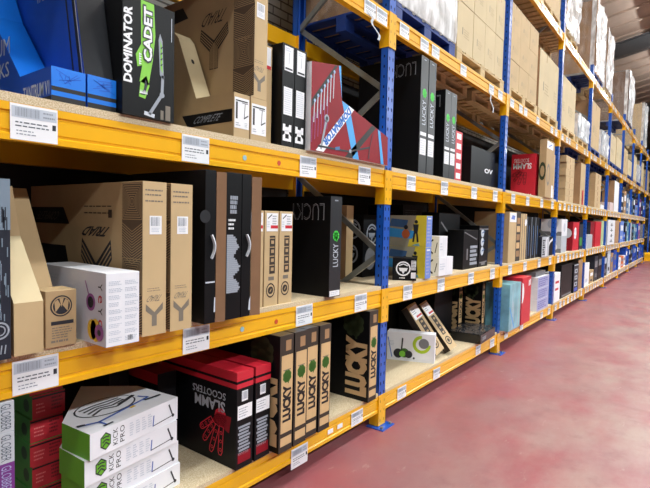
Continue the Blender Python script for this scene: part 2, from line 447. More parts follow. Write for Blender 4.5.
BH = .13
def beam(i, lv, zb, front):
    x0 = P0 + BAY * i + .05; L = BAY - .1
    near = 'front' if front else 'rear'
    o = empty('rack_beam', '%s yellow beam of the %s in the %s bay from the camera' % (near, LEV[lv], ORD[i]), 'rack beam', (x0, 0 if front else .95, zb), 0, '%s beams of the racking' % near)
    sg = 1 if front else -1
    prof = [(0, 0), (0, .022), (.008, .027), (.008, .034), (.004, .038), (.004, .088), (.009, .092), (.009, .098), (0, .103), (0, BH), (.048, BH), (.048, 0)]
    prof = [(p[0] * sg, p[1]) for p in prof]
    mb = MB(); mb.prism(prof, 'X', .003, L - .003, YPAINT); mb.build('rail', o)
    for e in (0, 1):
        mb = MB(); ya, yb = (-.007, -.002) if front else (.002, .007)
        xa, xb = ((-.0495, .004) if e == 0 else (L - .004, L + .0495))
        top = BH + .004; bot = -.125 if lv > 1 else -zb + .012
        mb.box((xa, ya, bot), (xb, yb, top), YPAINT)
        # return plate against the inner side of the post
        xr = (.0005, .0045) if e == 0 else (L - .0045, L - .0005)
        mb.box((xr[0], min(ya, .075 * sg), bot), (xr[1], max(yb, .075 * sg), top), YPAINT)
        f = Face(mb, (xa, ya, bot), (1, 0, 0), (0, 0, 1))
        if front and i < 4:
            for z in (.03, .105, .18): f.rect(.022, z, .03, z + .02, mat('hook_steel', (150, 110, 20), .5))
        mb.build('end_connector', o)
    if front:
        spots = {1: [(1.68, 2), (1.9, 2)], 2: [(.16, 0), (.882, 0), (1.70, 0), (2.335, 0)], 3: [(.16, 0), (.868, 0), (1.708, 0), (2.34, 0)]}
        if i >= 3: spots = {q: [(.12 + .33 * t + .02 * ((t * 7 + i + q) % 3), 1 if (t + q) % 2 else 0) for t in range(8)] for q in (1, 2, 3)}
        elif i > 0: spots = {1: [(.2, 1), (.88, 1), (1.98, 1), (2.45, 1)], 2: [(.25, 0), (.92, 0), (1.68, 0), (2.36, 0)], 3: [(.245, 0), (.925, 0), (1.68, 0), (2.36, 0)]}
        sp = spots.get(lv, [(.06, 1), (.42, 1), (.64, 1), (1.28, 1), (2.1, 1), (2.4, 1)] if i else [(2.36, 1), (2.52, 1)])
        if lv == 1 and i == 0: sp = [(1.68, 0), (2.05, 2), (2.16, 2), (2.33, 1)]
        for x, k in sp:
            dz = (.004 if k < 2 else .05) if (lv, i, k) != (1, 0, 0) else -.045
            a = bpy.data.objects.new('price_label', LM[k]); C.objects.link(a); a.parent = o
            a.location = (x + random.uniform(-.01, .01) * (i > 0), -.0006, dz + (random.uniform(0, .01) if k == 1 else 0)); a.rotation_euler = (0, random.uniform(-.012, .012), 0)
        if i == 0 and lv in (2, 3):
            for x, d in ((1.265, DOTB), (1.53, DOTR)):
                a = bpy.data.objects.new('dot_sticker', d); C.objects.link(a); a.parent = o; a.location = (x, .0036, .062)
    return o
BZ = {1: .116, 2: .944, 3: 1.849, 4: 3.019, 5: 4.592}
for i in range(NB):
    for lv in (1, 2, 3, 4, 5):
        if lv < 4 and not FULL(i): continue
        beam(i, lv, BZ[lv], True)
        if i < 7: beam(i, lv, BZ[lv], False)
for i in range(NB):
    if not FULL(i): continue
    for lv, top in ((1, D1), (2, D2), (3, D3)):
        mb = MB(); zb = BZ[lv] + BH + .0005; x0 = P0 + BAY * i
        mb.box((x0 + .056, 0., zb), (x0 + BAY - .056, .95, top), CHIP)
        tag(mb.build('shelf_board'), 'pale chipboard decking of the %s in the %s bay from the camera' % (LEV[lv], ORD[i]), 'shelf board', 'chipboard decking of the racking')

# ------------------------------------------------------------------ nearest bay, bottom shelf
def globber(c, dark):
    f = c.Fr
    f.text('GLOBBER', c.w * .72, .008, c.w * .93, c.h - .008, mat('globber_ink', (84, 96, 108), .5) if not dark else LILAC, 270, .0)
    f.rect(c.w * .2, .03, c.w * .3, c.h - .03, INK)
NB1 = ['lowest purple carton at the near end of the bottom shelf', 'purple carton second from the bottom at the near end of the bottom shelf', 'purple carton third from the bottom at the near end of the bottom shelf',
       'purple carton directly under the two silver cartons, bottom left corner', 'lower of two silver cartons with sideways lettering at the left edge', 'upper silver carton with sideways lettering just under the left price label']
for k in range(6):
    m = PURP if k < 4 else SILV
    box(NB1[k], .562, .0, D1 + .111 * k, .154, .34, .1095, m, m, m, 'flat cartons stacked at the left edge', prints=lambda c: globber(c, k < 4))
def rg(c):
    f = c.Fr; f.lines(.015, .02, .06, .07, 3, mat('red_print', (226, 120, 120), .5), 1, .4); f.lines(.08, .02, .13, .085, 4, mat('red_print2', (110, 30, 36), .5), 1, .5)
    f.rect(0, c.h - .016, c.w, c.h - .008, BLACK2); f.text('SCOOTER', .03, .075, .1, .088, mat('red_print', (226, 120, 120), .5), 0, .0) if False else None
    c.Lf.disc(c.d - .06, .05, .03, mat('green_dark_print', (34, 70, 44), .5), 1, 12)
RGN = ['lowest', 'second from the bottom', 'third from the bottom', 'fourth from the bottom', 'second from the top', 'topmost']
for k in range(6):
    box('red fronted green sided carton, %s of the stack near left edge' % RGN[k], .924 + .006 * math.sin(k * 2), .38 + .004 * (k % 2), D1 + .1055 * k, .14, .42, .1045, REDS, GREENS, GREENS, 'red and green cartons stacked at the left', prints=rg)
KP = ['bottom carton of the white and green scooter stack', 'white and green scooter carton second from the bottom of its stack', 'white and green scooter carton just under the topmost one', 'topmost white and green scooter carton with blue scooter drawn on top']
BLUEI = mat('scooter_blue_ink', (62, 96, 176), .5)
kx = [(1.0, .03, 7), (.99, .042, 6), (.978, .022, 7.5), (.992, .006, 10.5)]
for k in range(4):
    x, y, a = kx[k]
    c = Carton('scooter_box', KP[k], 'box', x, y, D1 + .1105 * k, .494, .2, .11, WHITE, GREEN, WHITE, math.radians(a), 'white and green scooter cartons', xy=[(0, 0), (.494, 0), (.51, .29), (.36, .53), (.02, .2)], sides=[WHITE, WHITE, WHITE, WHITE, GREEN])
    f = c.Fr
    pts = [(.075 + .03 * math.cos(PI / 6 + q * PI / 3), .055 + .038 * math.sin(PI / 6 + q * PI / 3)) for q in range(6)]
    f.poly(pts, INK); f.poly([(.075 + (u - .075) * .84, .055 + (v - .055) * .84) for u, v in pts], GREEN, 2)
    for q in range(3): f.line([(.058, .035 + .018 * q), (.075, .05 + .012 * q), (.092, .035 + .018 * q)], .006, INK, 3)
    f.text('KICK', .112, .02, .136, .092, INK, 90, .0); f.text('PRO', .148, .02, .172, .092, INK, 90, .0)
    for q in range(4): f.lines(.2 + .035 * q, .025, .226 + .035 * q, .088, 6, PAPERL, 1, .5, .4)
    f.line([(.335, .02), (.34, .07)], .006, BLUEI); f.line([(.335, .022), (.46, .03)], .004, INK); f.line([(.46, .03), (.435, .09)], .008, INK); f.disc(.462, .03, .008, INK, 2)
    if k == 3:
        t_ = c.Tp; t_.disc(.24, .2, .15, INK, 1, 24, .1); t_.disc(.24, .2, .142, WHITE, 2, 24, .092)
        for q in range(4): t_.line([(.13, .15 + .03 * q), (.2, .18 + .022 * q), (.26, .15 + .03 * q), (.34, .18 + .018 * q)], .012, INK, 3)
        t_.line([(.03, .1), (.1, .07), (.42, .12)], .012, BLUEI, 4); t_.line([(.1, .07), (.1, .02)], .01, BLUEI, 4); t_.line([(.02, .105), (.05, .093)], .018, INK, 5); t_.line([(.08, .018), (.13, .02)], .012, INK, 5)
        t_.line([(.38, .1), (.47, .09)], .016, INK, 5); t_.line([(.28, .16), (.4, .2)], .02, INK, 4); t_.rect(.28, .08, .31, .15, YELI, 1); t_.line([(.42, .12), (.4, .17)], .01, BLUEI, 4)
    c.done()
# dark cartons behind the white stack
box('plain black carton standing behind the white and green stack', 1.44, .66, D1, .12, .28, .5, BLACK)
def slammrear(c):
    f = c.Fr; f.rect(0, .0, c.w, .05, REDD); f.text('S', .02, .06, .06, .12, OUTL, 180, .02); f.rect(.07, .09, c.w, .1, REDD)
    c.Lf.rect(0, c.h - .06, c.d, c.h, RED)
def hand(f, u, v, s, m, palm=True):
    """skeletal hand outline with fingers hanging down"""
    for a, du, L in ((-.95, -.02, .5), (-.62, .02, .62), (-.32, .07, .7), (-.06, .13, .66)):
        p = (u + du * s * 1.2, v); d = (math.sin(a), -math.cos(a)); nn = (d[1], -d[0]); r = .055 * s
        q = [(p[0] + d[0] * L * s * t + nn[0] * r * k, p[1] + d[1] * L * s * t + nn[1] * r * k) for t, k in ((.2, 1), (.9, 1), (1.0, .5), (1.0, -.5), (.9, -1), (.2, -1), (.2, 1))]
        f.line(q, .018 * s, m)
        for t in (.4, .65, .9):
            f.ring(p[0] + d[0] * L * s * t * .95, p[1] + d[1] * L * s * t * .95, .034 * s, .012 * s, m, 1, 8)
    if not palm: return
    f.disc(u + .12 * s, v + .04 * s, .16 * s, m, 1, 10)
    f.poly([(u + .4 * s, v + .1 * s), (u + .02 * s, v + .1 * s), (u - .1 * s, v - .06 * s), (u + .35 * s, v - .2 * s)], REDD)
def slamm(c):
    w, d, h = c.w, c.d, c.h
    f, l, t_ = c.Fr, c.Lf, c.Tp
    f.rect(0, h - .048, w, h, RED); f.rect(0, h - .088, w, h - .062, RED)
    s = c.sticker(f, w * .3, h - .16, w * .66, h - .105); s.bars(.004, .01, s.w - .004, s.h - .004, 9, PAPERG)
    s = c.sticker(f, w * .06, h - .255, w * .93, h - .18); s.lines(.008, .01, s.w * .8, s.h - .01, 4, PAPERG, 1, .3)
    for k in range(9): f.rect(w * (.1 + .06 * (k % 2)), h - .29 - .018 * k - .012, w * (.84 - .05 * (k % 3)), h - .29 - .018 * k, PAPERG)
    f.rect(w * .1, .03, w * .88, .085, REDD)
    l.rect(0, h - .048, d, h, RED); l.rect(0, h - .088, d, h - .062, RED)
    l.text('SCOOTERS', d - .36, .352, d - .085, .392, PAPERL, 180, .01); l.text('SLAMM', d - .34, .28, d - .09, .342, PAPERL, 180, .03)
    hand(l, d - .16, .245, .3, mat('red_outline', (226, 44, 66), .5))
    l.text('SLAMM', .03, h - .1, .13, h - .06, OUTL, 180, .0)
box('black and red carton lying behind the white stack, red strip at its foot', 1.585, .42, D1, .12, .45, .46, BLACK, BLACK, REDD, prints=slammrear)
SL = Carton('scooter_box', 'left of two black scooter cartons with red lids and upside-down lettering', 'box', 1.752, -.03, D1, .119, .78, .52, BLACK, BLACK, RED, 0, 'black scooter cartons with red lids'); slamm(SL); sl = SL.done()
copy_tree(sl, (1.888, -.03, D1), 'right of two black scooter cartons with red lids, beside clover cartons')
def lucky(c, bright=False, big=True, inv=False):
    w, d, h = c.w, c.d, c.h; f, l = c.Fr, c.Lf
    f.rect(0, 0, w, h, BROWNK, 1)
    f.rect(w * .12, .11, w * .96, h - .115, TAN, 2); f.rect(w * .12, .035, w * .94, .085, TAN, 2); f.rect(w * .42, h - .09, w * .82, h - .03, CARDK, 2)
    f.text('LUCKY', w * .24, .172, w * .86, .385, BLACK2, 90, .06, 3)
    f.clover(w * .54, .435, w * .33, LEAFD, 3); f.rect(w * .25, .47, w * .8, .475, GREYPR, 3)
    if big:
        l.text('LUCKY', d - .205, .035, d - .012, h - .2, TAN, 90, .08); l.clover(d - .14, h - .11, .095, LEAFK, 1)
LW = .114
LK = Carton('scooter_box', 'tan and black clover carton, leftmost of four beside the red-lidded cartons', 'box', 2.026, -.08, D1, LW, .6, .672, BLACK, BLACK, CHAR, 0, 'tan and black clover cartons'); lucky(LK); lk = LK.done()
copy_tree(lk, (2.152, -.08, D1), 'tan and black clover carton, second from the left of four')
copy_tree(lk, (2.274, -.066, D1), 'tan and black clover carton, third from the left of four')
copy_tree(lk, (2.397, -.074, D1), 'tan and black clover carton, rightmost of four with clear shelf beside it')
copy_tree(lk, (3.026, -.042, D1), 'tan and black clover carton standing alone against the blue post')

# ------------------------------------------------------------------ nearest bay, middle shelf
def greyb(c):
    f, h, w = c.Fr, c.h, c.w
    f.rect(0, h * .72, w, h, mat('grey_blue_print', (120, 136, 152), .4)); 
    for k in range(60):
        u = w * random.uniform(.15, .97); v = random.uniform(.12, h * .8); f.rect(u, v, u + .0035, v + random.uniform(.02, .07), mat('grey_blue_print', (120, 136, 152), .4) if v < h * .66 else NAVY, 2)
    f.ring(w * .72, .1, .03, .006, PAPERG, 2); f.ring(w * .72, .1, .018, .004, PAPERG, 2)
    for k in range(5): f.line([(w * .45 + .012 * k, .02), (w * .48 + .012 * k, .05)], .004, PAPERG, 2)
box('tall dark navy carton with grey streaks cut by the left edge', .563, -.055, D2, .125, .55, .61, NAVY, NAVY, NAVY, prints=greyb)
def scoot(w, lo, run, y1, z1, dep, top):
    return [(0, 0), (0, lo), (run, lo), (y1, z1), (y1 + .08, top), (dep, top), (dep, 0)]
c = Carton('scooter_box', 'plain brown stepped scooter carton with cream slope, beside the navy carton', 'box', .7, -.045, D2, .096, .7, .6, CARD, CARDK, CARD, yz=[(0, 0), (0, .185), (.19, .41), (.26, .6), (.7, .6), (.7, 0)], sides=[CARD2, CREAM, CARD, CARD, CARD, CARD]); c.done()
c = Carton('scooter_box', 'brown stepped scooter carton rising behind the small round-logo carton', 'box', .802, .115, D2, .1, .6, .6, CARD, CARDK, CARD, yz=[(0, 0), (0, .2), (.24, .6), (.6, .6), (.6, 0)]); c.done()
def smalllogo(c):
    f, w, h = c.Fr, c.w, c.h
    f.disc(w * .5, h * .72, .04, INK, 1, 24); f.disc(w * .5, h * .72, .035, CARD, 2, 24); f.disc(w * .5, h * .72, .031, INK, 3, 24)
    for sg in (-1, 1): f.poly([(w * .5 + sg * .003, h * .74), (w * .5 + sg * .022, h * .62), (w * .5 + sg * .026, h * .8), (w * .5 + sg * .014, h * .84)], CARD, 4)
    f.poly([(w * .5 - .008, h * .86), (w * .5, h * .7), (w * .5 + .008, h * .86)], CARD, 4)
    f.rect(w * .17, h * .39, w * .9, h * .455, INK); f.lines(w * .2, h * .14, w * .88, h * .36, 5, GREYPR, 1, .4, .3); f.lines(w * .17, .012, w * .9, .03, 1, GREYPR)
box('small brown carton with round black emblem at front of middle shelf', .816, -.015, D2, .113, .115, .212, CARD, CARD, CARD2, prints=smalllogo)
def whitekex(c):
    f, l, w, d, h = c.Fr, c.Lf, c.w, c.d, c.h
    for col in range(2):
        for r in range(9):
            v = h - .03 - r * .027; f.lines(.01 + col * .066, v - .018, .066 + col * .066, v, 3, PAPERL, 1, .55, .3)
    f.bars(w * .64, .014, w * .8, .034, 10, INK)
    l.rect(0, 0, d, h, mat('white_side_print', (206, 210, 222), .45))
    INKP = PURPL
    for k, ch in enumerate(('Y', 'e', 'Y', 'c', 'Y')):
        l.text(ch, d - .055, h - .07 - .046 * k, d - .025, h - .04 - .046 * k, INK if ch == 'Y' else RED, 270, .0, 2)
    l.disc(d - .045, .05, .032, INKP, 4); l.disc(d - .045, .05, .012, INK, 5); l.disc(d - .075, .055, .038, YELI, 2, 16, .045); l.disc(d - .1, .055, .035, YELI, 2, 16, .04)
    l.disc(d - .11, .16, .034, INKP, 2); l.disc(d - .11, .16, .022, INK, 3); l.line([(d - .11, .16), (d - .15, .24)], .006, PURPL, 3); l.lines(.06, h - .07, .2, h - .03, 3, PAPERL, 2)
box('glossy white carton of small print with purple wheels on its side', .968, -.16, D2, .137, .55, .279, WHITE, WHITE, WHITE, prints=whitekex, name='white_carton')
def band(f, u0, v0, u1, v1):
    f.rect(u0, v0, u1, v1, BAND, 1); m = CARD; w = u1 - u0; c = (u0 + u1) / 2; n = 0
    H = v1 - v0; t = .003
    sect = H / 4
    for q in range(4):
        b = v0 + q * sect
        if q % 2 == 0:
            for k in range(13): g = b + sect * (.06 + .072 * k); f.line([(u0 + .002, g), (c, max(g - .035, v0 + .002)), (u1 - .002, g)], t, m, 2)
        else:
            for k in range(8):
                e = .004 + k * w * .06
                if u0 + e > c - .004: break
                f.line([(u0 + e, b + e), (u1 - e, b + e), (u1 - e, b + sect - e), (u0 + e, b + sect - e), (u0 + e, b + e)], t, m, 2)
def triad(c, side=True):
    f, l, w, d, h = c.Fr, c.Lf, c.w, c.d, c.h
    f.lines(w * .1, h * .9, w * .85, h * .96, 2, GREYPR, 1, .3, .1); f.lines(w * .1, h * .86, w * .9, h * .89, 1, GREYPR, 1, .3, .1)
    s = c.sticker(f, w * .28, h * .66, w * .78, h * .78); s.bars(.006, s.h * .45, s.w - .006, s.h * .93, 12, PAPERG); s.lines(.008, .008, s.w - .008, s.h * .38, 3, PAPERL)
    f.lines(w * .2, h * .285, w * .75, h * .315, 2, GREYPR, 1, .25, .1)
    f.text('TRIAD', w * .12, h * .222, w * .86, h * .262, GREYPR, 180, .0, 1, .3)
    f.poly([(w * .14, h * .21), (w * .14, h * .165), (w * .39, h * .13), (w * .39, h * .06), (w * .6, h * .06), (w * .6, h * .13), (w * .86, h * .165), (w * .86, h * .21), (w * .5, h * .15)], GREYPR)
    if side:
        band(l, d - .15, .01, d, h - .005)
        l.fork(.665, .06, .27, .33, INK, 3); l.text('TRIAD', .52, .4, .8, .444, INK, 180, .03, 1, .3)
        l.lines(.56, .49, .8, .55, 2, BROWNK, 1, .15, .1); l.rect(.77, .485, .8, .52, BROWNK, 2)
        l.poly([(.0, .45), (.0, .53), (.36, .53), (.42, .45)], BLACK2); l.text('COMPLETE', .06, .467, .33, .51, GREYPR, 180, 0, 2, .2)
        l.poly([(.01, .12), (.01, .345), (.38, .345), (.46, .12)], BLACK2)
TR = Carton('scooter_box', 'brown scooter carton with forked emblem on its broad side, beside the white carton', 'box', 1.15, -.11, D2, .113, 1.03, .638, CARD2, CARD, CARD, 0, 'brown fork-emblem scooter cartons'); triad(TR); tr = TR.done()
copy_tree(tr, (1.284, -.11, D2), 'brown scooter carton with forked emblem, the one next to the black cartons')
# black cartons with brown flaps
def handle(c, u, v):
    f = c.Fr; mb = c.part('handle')
    n = 10; P = []
    for k in range(n + 1):
        t = k / n; P.append((u + .012 * math.sin(PI * t), -.004 - .01 * math.sin(PI * t), v + .11 * t - .055))
    for a, b in zip(P[:-1], P[1:]): mb.bar(a, b, .014, .006, CHROME)
def flap(c, x, z0, z1, w, dx):
    mb = c.part('flap'); M = Matrix.Translation((x, 0, 0)) @ Matrix.Rotation(-dx, 4, 'Z')
    mb.box((0, 0, z0), (w, .004, z1), mat('flap_kraft', (132, 98, 70), .8, var=.06), M)
BKH = .715
c = Carton('black_carton', 'narrow black carton with silver carry handle and brown flap, beside fork-emblem cartons', 'box', 1.476, -.1, D2, .064, .6, BKH, BLACK, BLACK, BLACK, 0, 'black cartons with brown flaps')
handle(c, .035, .36); flap(c, .066, .0, BKH - .005, .05, .3); c.Fr.disc(.0, .5, .03, CHAR, 1); c.Fr.rect(.005, .19, .06, .197, PAPERL); c.Fr.poly([(.055, .05), (.064, .05), (.064, .12), (.058, .12)], PAPERL); c.done()
c = Carton('black_carton', 'black carton with jagged white streaks between two brown flaps', 'box', 1.602, -.1, D2, .1, .6, BKH, BLACK, BLACK, BLACK)
f = c.Fr; f.lines(.025, BKH - .2, .085, BKH - .11, 4, PAPERG, 1, .8, .4); f.lines(.015, BKH - .28, .07, BKH - .22, 3, PAPER, 1, .5, .5); 
v = .13
while v < BKH - .3:
    e = .04 + .05 * abs(math.sin(v * 31)) * random.uniform(.5, 1); f.rect(.006, v, .006 + e, v + .009, PAPERG); v += .0095
c.done()
c = Carton('black_carton', 'narrow black carton with silver carry handle, beside the slim kraft cartons', 'box', 1.705, -.1, D2, .064, .6, BKH, BLACK, BLACK, BLACK, 0, 'black cartons with brown flaps')
handle(c, .03, .36); flap(c, .066, .0, BKH - .01, .055, .3); c.Fr.poly([(.05, .03), (.064, .03), (.064, .1), (.055, .08)], PAPERL); c.done()
def hexa(c):
    f, w, h = c.Fr, c.w, c.h
    s = c.sticker(f, w * .12, h - .115, w * .92, h - .012); s.line([(.01, s.h * .7), (s.w * .45, s.h * .92)], .006, INK); s.lines(s.w * .5, s.h * .35, s.w * .9, s.h * .9, 4, PAPERG); s.rect(s.w * .35, .016, s.w, .034, RED); s.lines(.005, .02, s.w * .3, .06, 3, PAPERL)
    f.rect(w * .36, h * .34, w * .76, h * .74, BROWNK)
    for k in range(4): f.rect(w * .46, h * (.37 + .095 * k), w * .66, h * (.405 + .095 * k), CARD, 2); f.rect(w * .36, h * (.425 + .095 * k), w * .7, h * (.435 + .095 * k), CARD, 2)
    f.rect(w * .3, h * .27, w * .7, h * .31, GREYPR)
    f.ring(w * .47, h * .165, .036, .007, BROWNK, 1, 20, .042); f.disc(w * .47, h * .165, .022, BROWNK, 1); f.line([(w * .42, h * .15), (w * .52, h * .18)], .006, CARD, 2)
HX = Carton('slim_carton', 'slim kraft carton with red-striped label, next to the brown flap', 'box', 1.868, .02, D2, .115, .5, .54, CARD2, CARD, CARD2, 0, 'slim kraft cartons with red-striped labels'); hexa(HX); hx = HX.done()
copy_tree(hx, (1.991, .02, D2), 'slim kraft carton with red-striped label, middle of three')
copy_tree(hx, (2.118, .024, D2), 'slim kraft carton with red-striped label, next to the big black carton')
def lblack(c, cv=.61, t0=.3, t1=.53):
    f, l, w, d, h = c.Fr, c.Lf, c.w, c.d, c.h
    f.rect(0, 0, w, h, CHAR, 1)
    f.clover(w * .52, h * cv, w * .28, LEAF, 2); f.text('LUCKY', w * .28, h * t0, w * .74, h * t1, PAPERL, 90, .0, 2); f.rect(w * .35, h - .03, w * .65, h - .022, PAPERG, 2)
    l.text('LUCKY', d - .34, h - .155, d - .05, h - .045, OUTL, 180, 0.0, 1); l.text('LUCKY', d - .334, h - .149, d - .056, h - .051, BLACK, 180, -.025, 2)
c = Carton('black_carton', 'wide black carton with bright green clover and outline lettering on middle shelf', 'box', 2.523, -.04, D2, .122, .62, .648, CHAR, BLACK, BLACK); lblack(c)
s = c.sticker(c.Fr, .006, .005, .116, .04); s.lines(.01, .006, .1, .03, 2, PAPERL); c.done()
box('black lidded carton pushed to the back behind the slim kraft cartons', 1.95, .55, D2, .42, .34, .6, BLACK, BLACK, BLACK)
box('pinkish printed carton lying on top of the black carton at the back', 2.0, .56, D2 + .601, .3, .3, .06, mat('pink_grey_board', (150, 110, 104), .6), None, None, prints=lambda c: c.Fr.lines(.02, .01, .25, .05, 2, PAPERL, 1, .5))

# ------------------------------------------------------------------ nearest bay, upper shelf
def tantA(c):
    f, l, w, d = c.Fr, c.Lf, c.w, c.d
    f.rect(0, .058, w, .13, BLUEL); f.rect(0, .042, w, .058, BLACK2); f.rect(0, .024, w, .042, BLUEL); f.rect(0, 0, w, .024, BLACK2)
    for k in range(9): f.line([(w * random.uniform(.1, .6), random.uniform(.07, .12)), (w * random.uniform(.3, .95), random.uniform(.07, .12))], .002, BLUE, 2)
A = Carton('scooter_box', 'bright blue stepped scooter carton with black stripes at the upper left corner', 'box', .856, .02, D3, .127, .925, .75, BLUE, BLUED, BLUE,
           yz=[(0, 0), (0, .13), (.27, .13), (.56, .44), (.75, .75), (.925, .75), (.925, 0)], sides=[BLUEL, BLUE, BLUEL, BLUEL, BLUE, BLUE, BLUE])
tantA(A); l = A.Lf
l.text('TANTRUM V1', .925 - .24, .028, .925 - .015, .08, PAPERL, 0, .02); l.rect(.68, 0, .925, .022, BLACK2)
l.text('TANTRUM', .1, .24, .56, .31, PAPERL, 0, .0); l.text('STICKS', .26, .15, .55, .21, PAPERL, 0, .0)
A.done()
B = Carton('scooter_box', 'blue scooter carton with dark grey sloping front, beside the lettered black carton', 'box', .991, .02, D3, .119, .8, .72, BLUE, BLUED, BLUE,
           yz=[(0, 0), (0, .132), (.022, .134), (.15, .72), (.8, .72), (.8, 0)], sides=[BLUEL, BLACK, GLOSSG, BLUE, BLUE, BLUE])
tantA(B); l = B.Lf
l.line([(.8 - .05, .13), (.8 - .17, .72)], .02, BLACK2); l.line([(.8 - .105, .13), (.8 - .225, .72)], .012, BLACK2); l.text('TANTRUM', .36, .5, .6, .58, PAPERL, 0, .0)
l.line([(.8 - .035, .14), (.8 - .155, .7)], .006, PAPERL, 2)
B.done()
def cadet(c):
    f, w, h = c.Fr, c.w, c.h
    f.text('DOMINATOR', w * .015, h * .27, w * .175, h * .9, PAPER, 90, .04, 2)
    f.poly([(w * .31, h * .3), (w * .48, h * .28), (w * .56, h * .5), (w * .61, h * .72), (w * .58, h * .99), (w * .33, h * 1.0 - .004), (w * .34, h * .62), (w * .24, h * .52), (w * .27, h * .42), (w * .36, h * .44)], LIME, 1)
    f.poly([(w * .3, h * .17), (w * .42, h * .16), (w * .5, h * .28), (w * .44, h * .36), (w * .33, h * .3)], LIME, 1)
    f.poly([(w * .32, h * .19), (w * .41, h * .19), (w * .46, h * .28), (w * .42, h * .33), (w * .39, h * .24)], INK, 2)
    for k in range(6): f.poly([(w * (.31 + .025 * k), h * .2), (w * (.325 + .025 * k), h * .235), (w * (.335 + .025 * k), h * .2)], PAPER, 3)
    for k in range(5): f.poly([(w * .3, h * (.44 + .02 * k)), (w * .35, h * (.45 + .02 * k)), (w * .3, h * (.46 + .02 * k))], PAPER, 3)
    f.text('CADET', w * .36, h * .47, w * .56, h * .96, INK, 90, .1, 4); f.text('CADET', w * .38, h * .485, w * .54, h * .945, PAPER, 90, .04, 5)
    f.poly([(w * .7, h * .4), (w * .78, h * .36), (w * .75, h * .7), (w * .7, h * .76), (w * .67, h * .7)], PAPERG, 2); f.poly([(w * .71, h * .46), (w * .755, h * .42), (w * .735, h * .66), (w * .705, h * .7)], LIME, 3)
    for k in range(4): f.line([(w * .715, h * (.48 + .05 * k)), (w * .745, h * (.5 + .05 * k))], .005, INK, 4)
    f.line([(w * .76, h * .4), (w * .745, h * .22)], .014, PAPERG, 2); f.line([(w * .745, h * .23), (w * .5, h * .035)], .014, PAPERG, 2); f.line([(w * .4, h * .04), (w * .6, h * .025)], .016, PAPERL, 2); f.disc(w * .745, h * .225, .012, PAPERG, 3)
    f.bars(w * .93, h * .72, w * .955, h * .93, 1, PAPERL); f.rect(w * .72, 0.004, w * .78, h * .09, GREYPR); f.rect(w * .82, .004, w * .92, h * .14, GREYPR)
box('black carton with vertical white lettering and green skeletal graphic on upper shelf', 1.113, -.02, D3, .248, .5, .484, BLACK, BLACK, BLACK, name='black_carton', prints=cadet)
E1 = Carton('scooter_box', 'brown stepped carton with dark slanted banner and cream sloping panel', 'box', 1.733, -.0, D3, .108, .75, .62, CARD, CARD, CARD2,
            yz=[(0, 0), (0, .222), (.3, .226), (.46, .58), (.5, .62), (.75, .62), (.75, 0)], sides=[CARD2, CARD, CREAM, CREAM, CARD, CARD, CARD])
def scootlabel(c, f, u0, v0, u1, v1):
    s = c.sticker(f, u0, v0, u1, v1); w, h = s.w, s.h
    s.rect(w * .06, h * .88, w * .9, h * .92, INK); s.rect(w * .08, h * .3, w * .2, h * .85, INK); s.line([(w * .66, h * .35), (w * .72, h * .85)], .004, INK); s.line([(w * .5, h * .85), (w * .9, h * .84)], .003, INK); s.line([(w * .64, h * .34), (w * .94, h * .46)], .006, INK)
    s.lines(w * .08, h * .06, w * .4, h * .2, 2, PAPERG); s.lines(w * .7, h * .06, w * .95, h * .22, 3, PAPERG, 1, .3)
l = E1.Lf; l.poly([(.75 - .42, .142), (.75 - .37, .075), (.75 - .012, .075), (.75 - .012, .14)], BLACK2); l.text('COMPLETE', .75 - .33, .09, .75 - .08, .126, PAPERG, 0, .0, 2, .2)
scootlabel(E1, E1.Fr, .004, .045, .104, .2)
mbh = E1.part('punch_hole'); fs = Face(mbh, (0, .3, .226), (1, 0, 0), (0, .16, .354)); fs.disc(.054, .25, .01, BLACK2, 2, 12, .016)
E1.done()
E2 = Carton('cardboard_box', 'low brown carton with white scooter label under the tall fork-emblem carton', 'box', 1.851, .0, D3, .12, .6, .222, CARD2, CARD, CARD); scootlabel(E2, E2.Fr, .006, .03, .114, .19); E2.done()
TU = Carton('scooter_box', 'tall brown fork-emblem carton stacked on the low labelled carton, upper shelf', 'box', 1.853, .002, D3 + .2235, .117, .8, .64, CARD2, CARD, CARD, 0, 'brown fork-emblem scooter cartons')
triad(TU, False); l = TU.Lf; d, h = .82, .64
band(l, d - .16, .005, d, h - .005); l.fork(.5, .19, .24, .24, BROWNK, 4); l.text('TRIAD', .375, .44, .62, .505, BROWNK, 180, 0, 1, .3); l.poly([(.1, .51), (.1, .59), (.22, .59), (.27, .52)], BLACK2); TU.done()
box('slim brown carton with red and white label behind the tall fork-emblem carton', 1.99, .06, D3, .08, .5, .55, CARD2, CARD, CARD, prints=lambda c: (c.Fr.rect(.01, .42, .07, .54, PAPER), c.Fr.rect(.01, .42, .07, .44, RED, 2)))
def blk2(c):
    f, w, h = c.Fr, c.w, c.h
    s = c.sticker(f, w * .15, h - .15, w * .85, h - .012); s.rect(.006, .008, s.w - .006, .018, INK); s.line([(s.w * .5, s.h * .3), (s.w * .55, s.h * .75)], .003, PAPERG); s.lines(.01, s.h * .78, s.w * .8, s.h * .95, 2, PAPERL)
    s = c.sticker(f, w * .12, h * .31, w * .82, h * .58); s.lines(.006, .006, s.w - .006, s.h - .006, 12, PAPERL, 1, .3, .2)
    f.poly([(w * .1, .085), (w * .8, .085), (w * .8, .125), (w * .62, .125), (w * .55, .11), (w * .3, .11), (w * .3, .125), (w * .1, .125)], PAPER); f.poly([(w * .1, .03), (w * .8, .03), (w * .8, .06), (w * .62, .075), (w * .62, .09), (w * .25, .09), (w * .25, .07), (w * .1, .06)], PAPER)
    f.rect(w * .3, .045, w * .58, .07, BLACK, 2)
